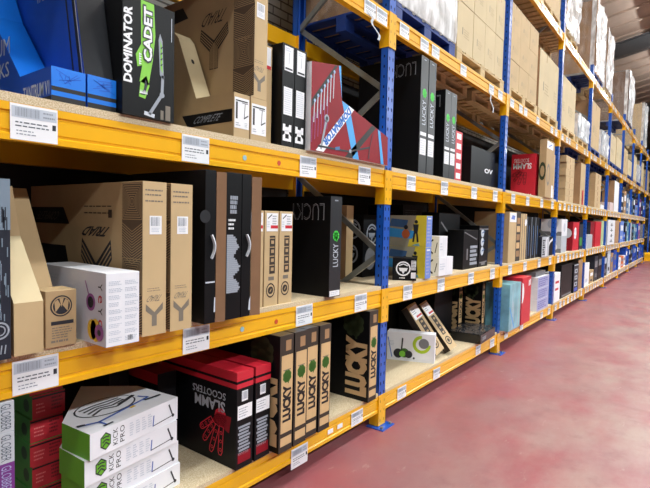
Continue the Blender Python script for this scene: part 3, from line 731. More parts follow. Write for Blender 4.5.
BK = Carton('black_carton', 'left of two slim black cartons with white labels on upper shelf', 'box', 2.092, .0, D3, .104, .55, .575, BLACK, BLACK, BLACK, 0, 'slim black labelled cartons'); blk2(BK); bk = BK.done()
copy_tree(bk, (2.2, .0, D3), 'right of two slim black cartons, beside the red stepped carton')
# red / blue stepped carton
pz = lambda z: z
DX = [(0, 0), (.92, 0), (.912, .208), (.314, .358), (.295, .572), (-.002, .524)]
DM = Carton('scooter_box', 'red and blue stepped scooter carton with diagonal white lettered band', 'box', 2.317, -.03, D3, .92, .16, .57, REDD, PAPER, PAPER, xz=DX, sides=[PAPER] * 6)
f = DM.Fr
def dpoly(pts, m, l=1): f.poly(pts, m, l)
dpoly([(.0, .25), (.002, .30), (.235, .56), (.26, .562)], BLACK2)
for k in range(7): f.line([(.03 + .032 * k, .29 + .036 * k), (.026 + .032 * k, .17 + .03 * k)], .008, PAPERL, 2)
for k in range(7): f.disc(.032 + .032 * k, .30 + .036 * k, .011, mat('pale_blue_ink', (150, 180, 214), .5), 3, 8)
for k in range(6): f.line([(.012 + .03 * k, .2 + .03 * k), (.008 + .03 * k, .05 + .02 * k)], .004, PURPL, 2)
dpoly([(.27, .567), (.295, .572), (.312, .36), (.296, .45)], SKY)
dpoly([(.314, .356), (.40, .335), (.53, .0), (.455, .0)], SKY, 1)
dpoly([(.05, .005), (.13, .005), (.455, .322), (.395, .337)], PAPER, 2)
# diagonal lettering on the white band
fb = Face(DM.mb, f.O + f.U * .425 + f.V * .325 + f.N * .0014, (-.345, 0, -.325), (.325, 0, -.345))
fb.text('DOMINATOR', .02, -.028, .40, .022, mat('strong_blue_ink', (30, 110, 200), .5), 0, .05, 1)
dpoly([(.36, .0), (.44, .0), (.74, .248), (.69, .26)], BLACK2); dpoly([(.82, .0), (.86, .0), (.80, .232), (.765, .242)], SKY, 2)
f.line([(.1, .02), (.15, .2)], .018, PAPERG, 3); f.disc(.155, .215, .024, PAPERG, 3); f.disc(.155, .215, .012, INK, 4); f.line([(.07, .035), (.4, .04), (.66, .1)], .012, INK, 3); f.line([(.66, .1), (.65, .02)], .01, INK, 3); f.line([(.66, .1), (.7, .2)], .006, INK, 3)
f.disc(.42, .045, .014, PAPERG, 4); f.line([(.25, .04), (.3, .05)], .02, STEELB, 4)
DM.done()
# ------------------------------------------------------------------ second bay
def lb3(c):
    lblack(c, .69, .42, .63)
    s = c.sticker(c.Fr, c.w * .1, c.h * .16, c.w * .9, c.h * .3); s.lines(.01, .01, s.w - .01, s.h - .01, 6, PAPERL, 1, .3)
    s = c.sticker(c.Fr, c.w * .1, c.h * .325, c.w * .9, c.h * .355)
LB = Carton('black_carton', 'tall black clover carton standing right of the blue post on upper shelf', 'box', 3.802, .0, D3, .138, .62, .975, CHAR, BLACK, BLACK, 0, 'tall black clover cartons'); lb3(LB); lb = LB.done()
copy_tree(lb, (3.955, .0, D3), 'tall black clover carton, right one of the taller pair on upper shelf')
LB = Carton('black_carton', 'shorter black clover carton, left one of the pair beside red cartons', 'box', 4.305, .0, D3, .13, .6, .805, CHAR, BLACK, BLACK, 0, 'tall black clover cartons'); lb3(LB); lb = LB.done()
copy_tree(lb, (4.44, .0, D3), 'shorter black clover carton touching the red carton stack')
for k in range(5):
    box('small red carton, %s of the stack beside black clover cartons' % ['lowest', 'second from the bottom', 'middle', 'second from the top', 'topmost'][k], 4.6, .02, D3 + .0965 * k, .19, .4, .0955, RED, RED, RED, 'small red cartons stacked on upper shelf',
        prints=lambda c: c.Fr.rect(.05, .02, .16, .075, PAPER))
box('big black carton with wide white lettering beside the second blue post', 5.2, .08, D3, .78, .5, .42, BLACK, BLACK, BLACK, name='black_carton', prints=lambda c: c.Fr.text('OV', .42, .16, .7, .215, PAPER, 0, .03))
# bottom shelf
def wgreen(c):
    l, d, h = c.Lf, c.d, c.h
    l.ring(d - .12, h * .62, .085, .03, mat('lime_ring', (176, 206, 40), .5)); l.rect(d - .12, h * .62, d - .02, h, WHITE, 2); l.disc(d - .1, h * .66, .048, GREYB, 3, 20)
    l.disc(d - .34, h * .25, .045, INK); l.disc(d - .28, h * .28, .045, LEAFD, 2); l.disc(d - .24, h * .24, .036, INK, 3); l.disc(d - .3, h * .24, .03, LIME, 3); l.line([(d - .31, h * .28), (d - .3, h * .8)], .014, INK, 2); l.lines(d - .44, h * .5, d - .36, h * .7, 4, PAPERL); l.line([(d - .4, h * .1), (d - .44, h * .8)], .01, PERI)
    l.disc(d - .19, h * .12, .01, INK)
box('white toy carton with lime ring and green wheel, standing askew by the first post', 4.277, .012, D1, .12, .45, .272, WHITE, WHITE, WHITE, name='white_carton', rz=math.radians(19.6), prints=wgreen)
def leanp(c):
    f, w, h = c.Fr, c.w, c.h
    s = c.sticker(f, w * .08, h - .15, w * .92, h - .02); s.lines(.01, .05, s.w * .6, s.h - .02, 3, PAPERG); s.rect(s.w * .3, .012, s.w, .032, RED)
    f.rect(w * .3, h * .3, w * .75, h * .7, BROWNK)
    for k in range(4): f.rect(w * .42, h * (.32 + .1 * k), w * .64, h * (.36 + .1 * k), CARD, 2)
    f.ring(w * .5, h * .17, .045, .012, BROWNK); f.disc(w * .5, h * .17, .02, BROWNK)
# two slim kraft cartons leaning to the left
for (px, py, w_, L_, rx, ry, rz, lab) in ((4.40, .045, .15, .53, -30, -17, -6, 'slim kraft carton leaning left, nearer the white toy carton'), (4.655, .01, .14, .545, -35, -13, -4, 'slim kraft carton leaning left, the one nearer the black tray')):
    c = Carton('slim_carton', lab, 'box', px, py, D1 + .05, w_, .085, L_, CARD2, BROWNK, CARD, math.radians(rz), 'leaning slim kraft cartons', ry=math.radians(ry)); leanp(c)
    o = c.done(); o.rotation_euler.x = math.radians(rx)
box('dark carton behind the leaning kraft cartons on the bottom shelf', 3.5, .5, D1, .55, .4, .5, BLACK)
# black tray wrapped in film
c = Carton('black_tray', 'low glossy black wrapped carton lying in front of the clover carton', 'box', 5.31, -.06, D1, .57, .34, .1, PLASTIC, PLASTIC, PLASTIC, math.radians(3))
s_ = c.sticker(c.Fr, .06, .03, .2, .07, GREYB); 
mbr = c.part('wrapping'); WS = mat('wrap_sheen', (60, 62, 66), .12, spec=.9)
gz = lambda i, j: (.57 * i / 16 + .005, .35 * j / 12 + .005, .102 + .012 * abs(noise.noise(Vector((i * .9, j * .8, 3)))))
idx = {}
for i in range(17):
    for j in range(13): idx[i, j] = len(mbr.v); mbr.v.append(gz(i, j))
for i in range(16):
    for j in range(12): mbr.f.append((idx[i, j], idx[i + 1, j], idx[i + 1, j + 1], idx[i, j + 1])); mbr.mi.append(mbr.idx(WS))
c.done()
def lk2(c): lucky(c)
bk2 = Carton('black_carton', 'tall black carton behind the leaning kraft cartons', 'box', 5.15, .42, D1, .5, .45, .6, BLACK); bk2.done()
c2 = Carton('scooter_box', 'black clover carton with huge tan lettering behind the black tray', 'box', 5.70, .36, D1, .11, .55, .61, BLACK, BLACK, CHAR); lucky(c2); c2.done()
c3 = Carton('scooter_box', 'tan and black clover carton leaning at the second blue post', 'box', 5.91, .15, D1, .085, .6, .62, BLACK, BLACK, CHAR); lucky(c3); c3.done()

# middle shelf of the second bay
box('unmarked brown carton standing behind the first upright on middle shelf', 3.37, .42, D2, .1, .45, .62, CARD2, CARDK, CARD)
def helmet(f, u, v, r, m=PAPERG):
    f.ring(u, v, r, r * .18, m); f.poly([(u - r * .6, v + r * .1), (u + r * .6, v + r * .1), (u + r * .45, v - r * .35), (u - r * .45, v - r * .35)], m, 1)
    f.poly([(u - r * .25, v - r * .3), (u + r * .25, v - r * .3), (u, v - r * .75)], m, 1); f.line([(u - r * .6, v + r * .4), (u, v + r * .65), (u + r * .6, v + r * .4)], r * .14, m)
def helm(c):
    f, l = c.Fr, c.Lf
    for F_, W in ((f, c.w), (l, c.d)):
        for k, (a, b) in enumerate(((.12, .16), (.36, .2), (.14, .38), (.38, .42))):
            if a < W - .08: (F_.disc(a, b, .085, GREYB, 1, 16, .1), F_.poly([(a - .02, b + .1), (a + .06, b + .1), (a + .03, b + .16)], GREYB)) if k == 0 else helmet(F_, a, b, .09)
        for k in range(5): F_.line([(.2 + .03 * k, .26), (.24 + .02 * k, .33)], .012, PAPERL)
box('big black carton covered with white helmet drawings behind the blue post', 3.63, .42, D2, .6, .5, .55, BLACK, BLACK, BLACK, name='black_carton', prints=helm)
c = Carton('black_carton', 'small black carton with white round mask emblem beside yellow cartons', 'box', 3.667, .144, D2, .17, .2, .19, BLACK, BLACK, BLACK, math.radians(28.7)); 
c.loc = (3.762, -.033, D2); helmet(c.Lf, .09, .1, .062, PAPER); s_ = c.sticker(c.Lf, .155, .09, .195, .17); s_.lines(.003, .004, s_.w, s_.h, 6, INK); s_ = c.sticker(c.Lf, .155, .02, .195, .07); c.Lf.lines(.06, .012, .12, .03, 1, PAPER); c.done()
def yel(c):
    l, f, w, d, h = c.Lf, c.Fr, c.w, c.d, c.h
    l.poly([(0, 0), (d * .55, 0), (d * .75, h), (0, h)], mat('grey_photo_print', (168, 162, 140), .5)); l.poly([(.02, h * .3), (.26, h * .25), (.3, h * .5), (.02, h * .6)], SKY, 2); l.poly([(.03, h * .65), (.2, h * .6), (.22, h * .85), (.05, h * .9)], STEELB, 2); l.disc(.2, h * .4, .04, ORANGE, 3)
    l.disc(d - .1, h * .8, .016, INK, 3); l.poly([(d - .13, h * .72), (d - .075, h * .72), (d - .085, h * .42), (d - .12, h * .42)], INK, 3); l.line([(d - .115, h * .43), (d - .125, h * .15)], .018, INK, 3); l.line([(d - .09, h * .43), (d - .08, h * .15)], .018, INK, 3); l.poly([(d - .14, h * .04), (d - .07, h * .12), (d - .06, h * .02)], TEAL, 3); l.disc(d - .2, h * .62, .02, INK, 3)
    f.lines(.015, h * .1, w - .015, h * .85, 7, LILAC, 1, .5); f.lines(.02, h * .86, w - .02, h * .96, 1, PAPER, 1, .5, .1)
YL = Carton('toy_carton', 'lower yellow and blue toy carton beside white cartons', 'box', 3.955, -.02, D2, .11, .4, .275, PERI, YEL, YEL, 0, 'yellow and blue toy cartons'); yel(YL); yl = YL.done()
copy_tree(yl, (3.958, -.02, D2 + .2765), 'upper yellow and blue toy carton stacked on its twin')
def wsw(c):
    l, d, h = c.Lf, c.d, c.h
    l.ring(d - .06, h * .5, .04, .01, INK, 1, 14, .07); l.rect(d - .06, 0, d - .01, h, WHITE, 2); l.line([(d - .04, h * .2), (d - .02, h * .7)], .008, INK, 3)
    c.Fr.rect(c.w * .5, 0, c.w * .5 + .004, c.h, PAPERL); c.Fr.lines(.02, c.h * .3, c.w * .45, c.h * .7, 3, PAPERL)
box('lower white carton with black swirl beside the yellow toy cartons', 4.24, -.02, D2, .32, .3, .172, WHITE, WHITE, WHITE, 'white cartons with black swirl', name='white_carton', prints=wsw)
box('upper smaller white carton with black swirl stacked on the lower one', 4.245, -.015, D2 + .1735, .18, .28, .195, WHITE, WHITE, WHITE, 'white cartons with black swirl', name='white_carton', prints=wsw)
box('tall dark carton behind the stacked white cartons', 4.3, .4, D2, .42, .4, .66, BLACK, prints=lambda c: (c.Fr.lines(.05, .55, .36, .62, 3, CHAR), c.Lf.lines(.05, .5, .3, .6, 3, CHAR)))
def wheel(c):
    c.Fr.ring(c.w * .3, .14, .1, .02, CHAR); c.Fr.ring(c.w * .75, .28, .06, .015, GREYB); c.Fr.line([(.05, .5), (.3, .35)], .02, GREYB)
box('black carton with grey wheel drawing on middle shelf, second bay', 4.86, .27, D2, .56, .5, .6, BLACK, name='black_carton', prints=wheel)
def streak(c):
    f, l, w, d, h = c.Fr, c.Lf, c.w, c.d, c.h
    for k in range(5): f.rect(w * .45, .04 + .045 * k, w * .95 - .03 * (k % 2), .07 + .045 * k, PAPERG)
    f.rect(w * .22, .1, w * .3, .22, GREYB); f.line([(.02, h * .95), (w * .9, h * .75)], .012, GREYB)
box('black carton with rows of white blocks next to the three-circle carton', 5.02, .06, D2, .43, .18, .42, BLACK, name='black_carton', prints=streak)
def circ3(c):
    f, w, h = c.Fr, c.w, c.h
    for k in range(3): f.disc(w * .35, h * (.38 + .22 * k), .05, PAPERL, 1, 16); f.line([(w * .3, h * (.38 + .22 * k)), (w * .6, h * (.42 + .22 * k))], .014, STEELB, 2)
    f.rect(0, h * .9, w, h * .93, GREYB); f.line([(w * .1, h * .1), (w * .9, h * .12)], .014, GREYB); f.rect(w * .3, h * .04, w * .7, h * .1, GREYB)
box('black carton with three white circles left of the second post', 5.48, .06, D2, .3, .5, .47, BLACK, name='black_carton', prints=circ3)

# ------------------------------------------------------------------ farther bays: shelves
bayn = lambda b: ORD[b] + ' bay'
def plain(lab, lv, x0, x1, h, y=.03, d=.4, F=CARD, L=None, z=0, prints=None, group=None, name='cardboard_box', T=None):
    return box(lab, x0, y, (D1, D2, D3)[lv - 1] + z, x1 - x0, d, h, F, L, T, group, name, prints=prints)
# third bay, upper shelf
def slred(c):
    l, d, h = c.Lf, c.d, c.h
    l.text('SCOOTERS', .04, h - .13, d - .1, h - .07, PAPER, 180, .0); l.text('SLAMM', .03, h - .23, d - .06, h - .14, PAPER, 180, .02); hand(l, d * .45, h - .24, .34, BLACK2, False); l.text('SLAMM', .1, .015, d - .05, .05, PAPER, 0, .02)
box('red carton with white upside-down lettering and black hand outlines', 7.92, .11, D3, .3, .36, .66, RED, RED, RED, name='red_carton', prints=slred)
def tallw(c):
    s = c.sticker(c.Fr, .02, c.h - .13, c.w * .8, c.h - .02); s.line([(.1, .03), (.3, .08)], .02, PERI); s = c.sticker(c.Fr, c.w * .75, .01, c.w * .95, .2); c.Lf.ring(c.d * .5, c.h * .45, .05, .02, LEAFK, 1, 12, .14); c.Fr.ring(c.w * .3, c.h * .4, .1, .03, GREYPR, 1, 14, .17)
box('tall brown carton with white label near its top, in front of the red carton', 7.95, -.03, D3, .5, .1, .87, CARD, CARD, CARD, prints=tallw)
box('brown carton slab against the third blue post', 8.5, .02, D3, .24, .4, .72, CARD2, CARDK, CARD, prints=lambda c: c.sticker(c.Fr, .04, .01, .2, .16))
plain('dark carton at the back of the upper shelf, third bay, near the second post', 3, 6.3, 6.9, .5, .55, .35, BLACK)
for k in range(7):
    plain('flat brown carton, %s of the stack right of the third post' % ['lowest', 'second from the bottom', 'third from the bottom', 'middle', 'third from the top', 'second from the top', 'topmost'][k], 3, 9.6 + .03 * math.sin(k * 3), 10.3, .116, .02, .42, CARD2, CARD, .118 * k, group='flat brown cartons stacked on upper shelf', prints=lambda c: (c.Fr.rect(.3, .02, .36, .1, CARDK), c.Lf.rect(.18, 0, .24, .116, CARDK)))
plain('white and grey parcel standing on the upper shelf behind the third post', 3, 9.1, 9.4, .62, .2, .4, SILV, GREYB)
plain('tall brown carton right of the flat brown stack', 3, 11.0, 11.5, .84, .03, .45, CARD2, CARDK)
mb = MB(); mb.box((0, 0, 0), (.12, .004, .3), RED); mb.box((.03, -.001, .05), (.09, 0, .2), mat('red_dark', (170, 20, 36), .5)); o = tag(mb.build('warning_tag'), 'bright red tag standing against the tall brown carton on upper shelf', 'tag'); o.location = (11.2, .02, D3)
for k in range(6):
    plain('brown carton, %s of the stack in the fifth bay upper shelf' % ['lowest', 'second from the bottom', 'third from the bottom', 'third from the top', 'second from the top', 'topmost'][k], 3, 12.7, 13.5, .13, .02, .3, CARD2, CARD, .132 * k, group='brown cartons stacked in the fifth bay', prints=lambda c: c.Fr.rect(.3, .02, .4, .11, CARDK))
plain('small white carton beside the brown stack, fifth bay upper shelf', 3, 13.6, 14.1, .1, .02, .3, WHITE)
plain('dark brown carton at the back, fifth bay upper shelf', 3, 11.9, 12.5, .6, .3, .5, CARDK)
plain('tall brown carton with white front, sixth bay upper shelf', 3, 15.7, 16.6, .84, .0, .3, PAPER, CARDK)
plain('small pale carton beside the tall white-fronted one, upper shelf', 3, 15.0, 15.6, .22, .0, .3, mat('pink_white', (216, 196, 194), .5))
plain('grey and white carton at the end of the sixth bay upper shelf', 3, 16.75, 17.15, .7, .05, .4, GREYB, SILV)
FARC = [(3, 6, [(17.5, 18.1, .62, NAVY), (18.2, 18.8, .72, CARDK), (18.9, 19.5, .66, STEELB), (19.55, 19.95, .5, SILV)]), (3, 7, [(20.3, 20.9, .6, STEELB), (21.0, 21.6, .7, BLACK), (21.7, 22.6, .4, PERI)]), (3, 8, [(23.1, 23.9, .7, PURP), (24.0, 24.8, .8, NAVY), (24.9, 25.5, .6, BLUED)]),
        (2, 6, [(17.6, 18.5, .66, PERI), (18.55, 18.95, .3, BLUE), (19.0, 19.4, .62, NAVY), (19.45, 19.95, .66, TEAL)]), (2, 7, [(20.3, 20.9, .64, SILV), (21., 21.6, .5, NAVY), (21.7, 22.1, .6, TEAL), (22.15, 22.7, .56, STEELB)]), (2, 8, [(23.1, 24.0, .66, PURPL), (24.2, 25.4, .6, GREYB)]),
        (1, 4, [(11.95, 12.5, .5, PAPER), (12.6, 13.1, .3, CARD), (13.2, 13.7, .6, NAVY), (13.75, 14.3, .62, BLACK)]), (1, 5, [(14.75, 15.2, .6, NAVY), (15.3, 15.8, .66, PAPERL), (15.9, 16.4, .56, CARDK), (16.5, 17.1, .62, BLUED)]), (1, 6, [(17.5, 18.2, .35, PAPER), (18.25, 18.9, .36, ORANGE), (18.95, 19.4, .36, WHITE), (19.45, 19.95, .6, BLUED)]),
        (1, 7, [(20.3, 20.9, .6, BLACK), (21., 21.6, .62, NAVY), (21.7, 22.2, .62, BLUE), (22.25, 22.7, .6, BLUED)]), (1, 8, [(23.1, 23.9, .6, NAVY), (24.0, 24.7, .6, BLUE), (24.8, 25.5, .55, BLUED)])]
CN = {'navy_board': 'dark navy', 'cardboard_dull': 'dull brown', 'steel_blue_board': 'steel blue', 'silver_board': 'silver grey', 'black_board': 'black', 'periwinkle_board': 'pale blue', 'purple_board': 'purple', 'deep_blue_board': 'deep blue', 'blue_board': 'bright blue', 'teal_board': 'teal', 'purple_ink': 'mauve', 'grey_board': 'grey', 'white_paper': 'white', 'cardboard': 'brown', 'paper_light_ink': 'pale grey', 'orange_board': 'orange', 'white_board': 'glossy white'}
for lv, b, it in FARC:
    for x0, x1, h, m in it:
        plain('%s carton on the %s of the %s from the camera' % (CN[m.name], LEV[lv], bayn(b)), lv, x0, x1, h, .03, .4, m, prints=lambda c: (c.Fr.rect(c.w * .15, c.h * .55, c.w * .85, c.h * .8, random.choice((PAPERL, GREYB, PAPER, STEELB)) ), c.Fr.rect(c.w * .2, c.h * .15, c.w * .7, c.h * .3, random.choice((PAPERL, GREYB, NAVY)))))
# third bay, middle shelf
def lab_top(c): s = c.sticker(c.Fr, .02, c.h - .13, c.w - .01, c.h - .01); s.poly([(.05, .04), (.2, .03), (.22, .08), (.1, .09)], PERI)
plain('tall brown carton with white label right of the second post, middle shelf', 2, 6.36, 6.67, .65, .0, .45, CARD2, CARD, prints=lab_top)
def lkf(c):
    c.Fr.rect(0, 0, c.w * .2, c.h, BROWNK, 1)
    for k in range(5): c.Fr.rect(c.w * .3, .06 + .11 * k, c.w * .9, .14 + .11 * k, TAN if k % 2 else CARDK, 2)
plain('dark and tan patterned carton beside the labelled brown carton, middle shelf', 2, 6.69, 6.93, .66, .02, .45, BROWNK, BLACK, prints=lkf)
plain('pale tan carton with vertical stripes, middle shelf of the third bay', 2, 6.95, 7.22, .64, .02, .45, CARD2, CARDK, prints=lambda c: (c.Fr.rect(.06, 0, .08, c.h, BROWNK), c.Fr.rect(.17, 0, .19, c.h, BROWNK), c.Fr.disc(.23, c.h - .12, .05, PAPER)))
for k, (a, b_) in enumerate(((7.25, 7.46), (7.48, 7.68), (7.7, 7.92))):
    plain('slim black carton with pale edge, %s of three on middle shelf' % ['left one', 'middle one', 'right one'][k], 2, a, b_, .6, .02, .45, BLACK, NAVY, group='slim black cartons of the third bay', prints=lambda c: (c.Fr.rect(0, 0, .02, c.h, PAPERG), c.Fr.rect(.1, .05, .13, c.h * .8, STEELB)))
def wb(c):
    for k in range(7): c.Fr.rect(.03 + .02 * (k % 2), .03 + .035 * k, .2 - .03 * (k % 3), .052 + .035 * k, NAVY)
    c.Fr.poly([(.22, .0), (.3, .0), (.3, .26), (.4, .31), (.38, .31), (.24, .28)], WHITE)
plain('low white and black printed carton, middle shelf, third bay', 2, 7.96, 8.4, .31, -.02, .4, SILV, NAVY, prints=wb)
plain('black wedge-lidded carton with white edge beside the printed carton', 2, 8.42, 8.75, .3, .0, .3, BLACK, BLACK, prints=lambda c: c.Fr.line([(.0, .12), (.12, .22), (.3, .26)], .04, WHITE))
plain('grey carton at the back behind the printed carton, middle shelf', 2, 8.05, 8.7, .55, .45, .4, SILV, GREYB)
# fourth bay, middle shelf
def wround(c): c.Lf.disc(.2, c.h * .7, .09, PAPERL, 1, 16); c.Lf.rect(0, 0, c.d, c.h * .25, GREYB); c.Lf.disc(.22, .1, .07, PAPER, 2); c.Fr.disc(c.w * .5, c.h * .5, .08, PAPERL)
plain('lower white carton with grey round drawing right of the third post', 2, 9.5, 9.95, .3, .03, .35, SILV, SILV, group='white cartons with round drawings', prints=wround)
plain('upper white carton with grey round drawing right of the third post', 2, 9.5, 9.95, .3, .03, .35, WHITE, WHITE, .302, group='white cartons with round drawings', prints=wround)
plain('red carton with white round spot, middle shelf of the fourth bay', 2, 10.5, 11.1, .56, .03, .4, RED, REDD, prints=lambda c: (c.Fr.disc(.22, .34, .12, WHITE, 1, 18), c.Lf.disc(.28, .34, .1, SILV, 1, 18)), name='red_carton')
plain('dark green and black carton next to the round-spot red carton', 2, 11.15, 11.55, .52, .03, .4, NAVY, BLACK, prints=lambda c: c.Fr.rect(.05, .08, .3, .25, GREENS))
plain('white wedge carton right of the fourth post, middle shelf', 2, 11.9, 12.5, .3, .0, .35, SILV, WHITE)
plain('dark crimson carton beside the white wedge carton, middle shelf', 2, 12.55, 13.05, .58, .05, .4, REDD, NAVY)
plain('red carton in the middle of the fifth bay, middle shelf', 2, 13.1, 13.9, .6, .03, .4, RED, RED, name='red_carton')
plain('pale green carton beside the red one, fifth bay middle shelf', 2, 13.95, 14.35, .62, .03, .4, mat('pale_green', (176, 196, 150), .5))
def icons(c):
    for k in range(4): c.Fr.disc(c.w * .5, c.h * (.15 + .22 * k), .08, INK, 1, 10, .05); c.Fr.rect(c.w * .3, c.h * (.12 + .22 * k), c.w * .7, c.h * (.14 + .22 * k), INK)
plain('big white carton with column of black drawings, sixth bay middle shelf', 2, 14.7, 16.0, .66, -.02, .35, WHITE, SILV, prints=icons, name='white_carton')
plain('brown carton beside the big white drawn carton, sixth bay middle shelf', 2, 16.1, 17.1, .66, .0, .4, CARDK, CARD)
# third bay, bottom shelf
def clearp(c):  # pale streaks painted on for the glassy shine of the wrap
    f, w, h = c.Fr, c.w, c.h
    for k in range(9): f.poly([(w * (.05 + .1 * k), 0.02), (w * (.09 + .1 * k), .02), (w * (.08 + .1 * k), h * random.uniform(.6, .98)), (w * (.04 + .1 * k), h * .6)], random.choice((PAPERL, TEAL, SILV, mat('mint', (150, 220, 210), .3))))
    f.poly([(0, .3), (.03, .3), (w * .5, .02), (w * .42, .02)], SKY, 2); f.rect(w * .5, h * .1, w * .9, h * .9, PAPERL, 2) if False else None
plain('shiny clear-wrapped pale teal carton right of the second post, bottom shelf', 1, 6.17, 6.64, .58, -.1, .3, TEAL, TEAL, prints=clearp, name='wrapped_carton')
plain('red carton with big white circle beside the clear-wrapped carton', 1, 6.7, 7.12, .62, -.1, .45, RED, RED, prints=lambda c: (c.Fr.poly([(0.0, .28), (.05, .3), (.085, .36), (.095, .42), (.085, .48), (.05, .54), (0, .56)], PAPER), c.Fr.rect(.3, .49, .335, .57, PAPER), c.Fr.rect(.355, .5, .39, .58, PAPER)), name='red_carton')
for k in range(3):
    plain('white and lilac printed carton, %s of three beside the red circle carton' % ['bottom', 'middle', 'top'][k], 1, 7.9, 8.6, .172, -.0, .4, LILAC, WHITE, .174 * k, group='white and lilac cartons', prints=lambda c: c.Fr.lines(.06, .02, c.w - .05, .15, 4, mat('lilac_ink', (110, 110, 176), .5), 1, .5))
plain('grey domed carton on top of the lilac stack, bottom shelf', 1, 7.95, 8.55, .07, .05, .3, GREYB, GREYB, .5225)
plain('upright white leaflet carton with red print beside the third post', 1, 9.0, 9.42, .5, .0, .2, PAPER, PAPER, prints=lambda c: (c.Fr.rect(.06, .2, .3, .24, RED), c.Fr.rect(.06, .32, .34, .36, RED)))
plain('tall black carton in the fourth bay, bottom shelf', 1, 9.6, 10.55, .6, .02, .4, BLACK, BLACK, prints=lambda c: c.Fr.rect(.1, .02, .9, .05, GREYB), name='black_carton')
def bl3(c):
    for k in range(3): c.Fr.rect(.1, .12 + .13 * k, .36, .2 + .13 * k, PAPERL); c.Fr.rect(.16, .14 + .13 * k, .3, .18 + .13 * k, NAVY, 2)
    c.Fr.rect(.04, c.h - .03, c.w - .04, c.h - .01, PAPERL); c.Fr.rect(.1, .02, .4, .09, BLUE)
plain('navy carton with three pale squares beside the tall black carton', 1, 10.6, 11.08, .56, .0, .4, NAVY, BLACK, prints=bl3)
plain('brown carton against the fourth post, bottom shelf', 1, 11.15, 11.6, .62, .02, .4, CARDK, BROWNK)

# ------------------------------------------------------------------ pallets and loads
def pallet(lab, x, z, w, m, d=1.0, y=.02):
    o = empty('pallet', lab, 'pallet', (x, y, z), 0, 'pallets on the upper racking')
    H = .135; bw = .1
    for yy in (0, d / 2 - bw / 2, d - bw):
        mb = MB(); mb.box((0, yy, 0), (w, yy + bw, .018), m); mb.build('bottom_board', o)
        mb = MB(); mb.box((0, yy, .1), (w, yy + bw, .118), m); mb.build('stringer_board', o)
        for xx in (0, w / 2 - .065, w - .13):
            mb = MB(); mb.box((xx, yy + .002, .0185), (xx + .13, yy + bw - .002, .0995), m); mb.build('block', o)
    n = 7; bwid = .115
    for k in range(n):
        xx = k * (w - bwid) / (n - 1); mb = MB(); mb.box((xx, 0, .1185), (xx + bwid, d, .136), m); mb.build('deck_board', o)
    return o
PH = .1365
def load(lab, x, z, w, cols, rows, rh, m=CREAM, y=.03, d=.96, L=None, deep=1, jit=.006, group=None, prints=True):
    """cols: widths along the rack; rows of height rh; each carton an object"""
    tot = sum(cols); n = 0
    rn = ['bottom', 'second', 'third', 'fourth', 'fifth'][:rows]; rn[-1] = 'top' if rows > 1 else 'only'
    for r in range(rows):
        xx = x
        for k, cw in enumerate(cols):
            cw_ = cw * w / tot
            cn = '' if len(cols) == 1 else (['left', 'right'] if len(cols) == 2 else ['left', 'middle', 'right'] if len(cols) == 3 else ['leftmost', 'second', 'third', 'rightmost'])[k] + ' '
            def pr(c):
                if prints and cw_ > .2:
                    c.Fr.rect(c.w * .3, c.h * .35, c.w * .34, c.h * .5, GREYPR); c.Fr.lines(c.w * .4, c.h * .3, c.w * .75, c.h * .5, 4, mat('faint_print', (176, 156, 122), .7), 1, .4); c.Fr.rect(c.w * .48, c.h * .86, c.w * .52, c.h, CARDK) if r == rows - 1 else None
                    c.Lf.lines(c.d * .3, c.h * .4, c.d * .6, c.h * .6, 3, mat('faint_print', (176, 156, 122), .7))
            if len(cols) == 1 and rows == 1: lb = lab
            elif rows == 1: lb = '%scarton of the %s' % (cn, lab)
            else: lb = '%s%s row carton of the %s' % (cn, rn[r], lab)
            box(lb, xx + .003, y + random.uniform(0, jit), z + r * (rh + .0015), cw_ - .006, d, rh, m, L or m, None, group or 'cartons of the ' + lab, prints=pr)
            xx += cw_
def wrap(lab, x, z, w, h, d=1.0, y=.02, bulge=.03, seed=1):
    """crinkled stretch film around a load: front, sides and top"""
    nx, nz = 12, 16; mb = MB()
    def off(a, b, s): return bulge * (.4 + noise.noise(Vector((a * 5 + seed * 7, b * 2.2, s))) + .5 * noise.noise(Vector((a * 13, b * 5 + seed, s))))
    g = lambda i, j: (x - .015 + (w + .03) * i / nx, y - .004 - max(.0, off(i / nx, j / nz, 1)), z + (h + .02) * j / nz)
    for i in range(nx):
        for j in range(nz): mb.poly([g(i, j), g(i + 1, j), g(i + 1, j + 1), g(i, j + 1)], FILM)
    for sx, sg in ((x - .006, -1), (x + w + .006, 1)):
        q = lambda i, j: (sx + sg * max(.0, off(i / nx, j / nz, 2)) * .5, y + (d + .02) * i / nx, z + (h + .02) * j / nz)
        for i in range(nx):
            for j in range(nz): mb.poly([q(i, j), q(i + 1, j), q(i + 1, j + 1), q(i, j + 1)], FILMS if (i > 0 and sg < 0) else FILM)
    mb.poly([(x - .01, y, z + h + .022), (x + w + .01, y, z + h + .022), (x + w + .01, y + d, z + h + .022), (x - .01, y + d, z + h + .022)], FILM)
    return tag(mb.build('stretch_wrap', smooth=True), lab, 'stretch film')
# pallet level, second bay
pallet('blue pallet under the film-wrapped pale load, just right of the first post', 3.36, D4, 1.17, BPALP)
load('brown carton load wrapped in film on the blue pallet', 3.38, D4 + PH, 1.12, [1], 1, .9, mat('pale_grey_carton', (196, 192, 184), .5), y=.035, L=CARDK)
wrap('clear stretch film around the pale load above the first blue post', 3.38, D4 + PH, 1.12, .9, seed=3, d=1.02, bulge=.02)
pallet('wooden pallet carrying cream cartons in the second bay', 4.58, D4, 1.42, WOOD)
load('cream stack on the wooden pallet in the second bay', 4.6, D4 + PH, 1.38, [.42, .35, .33, .3], 2, .46, CREAM, L=CARD2)
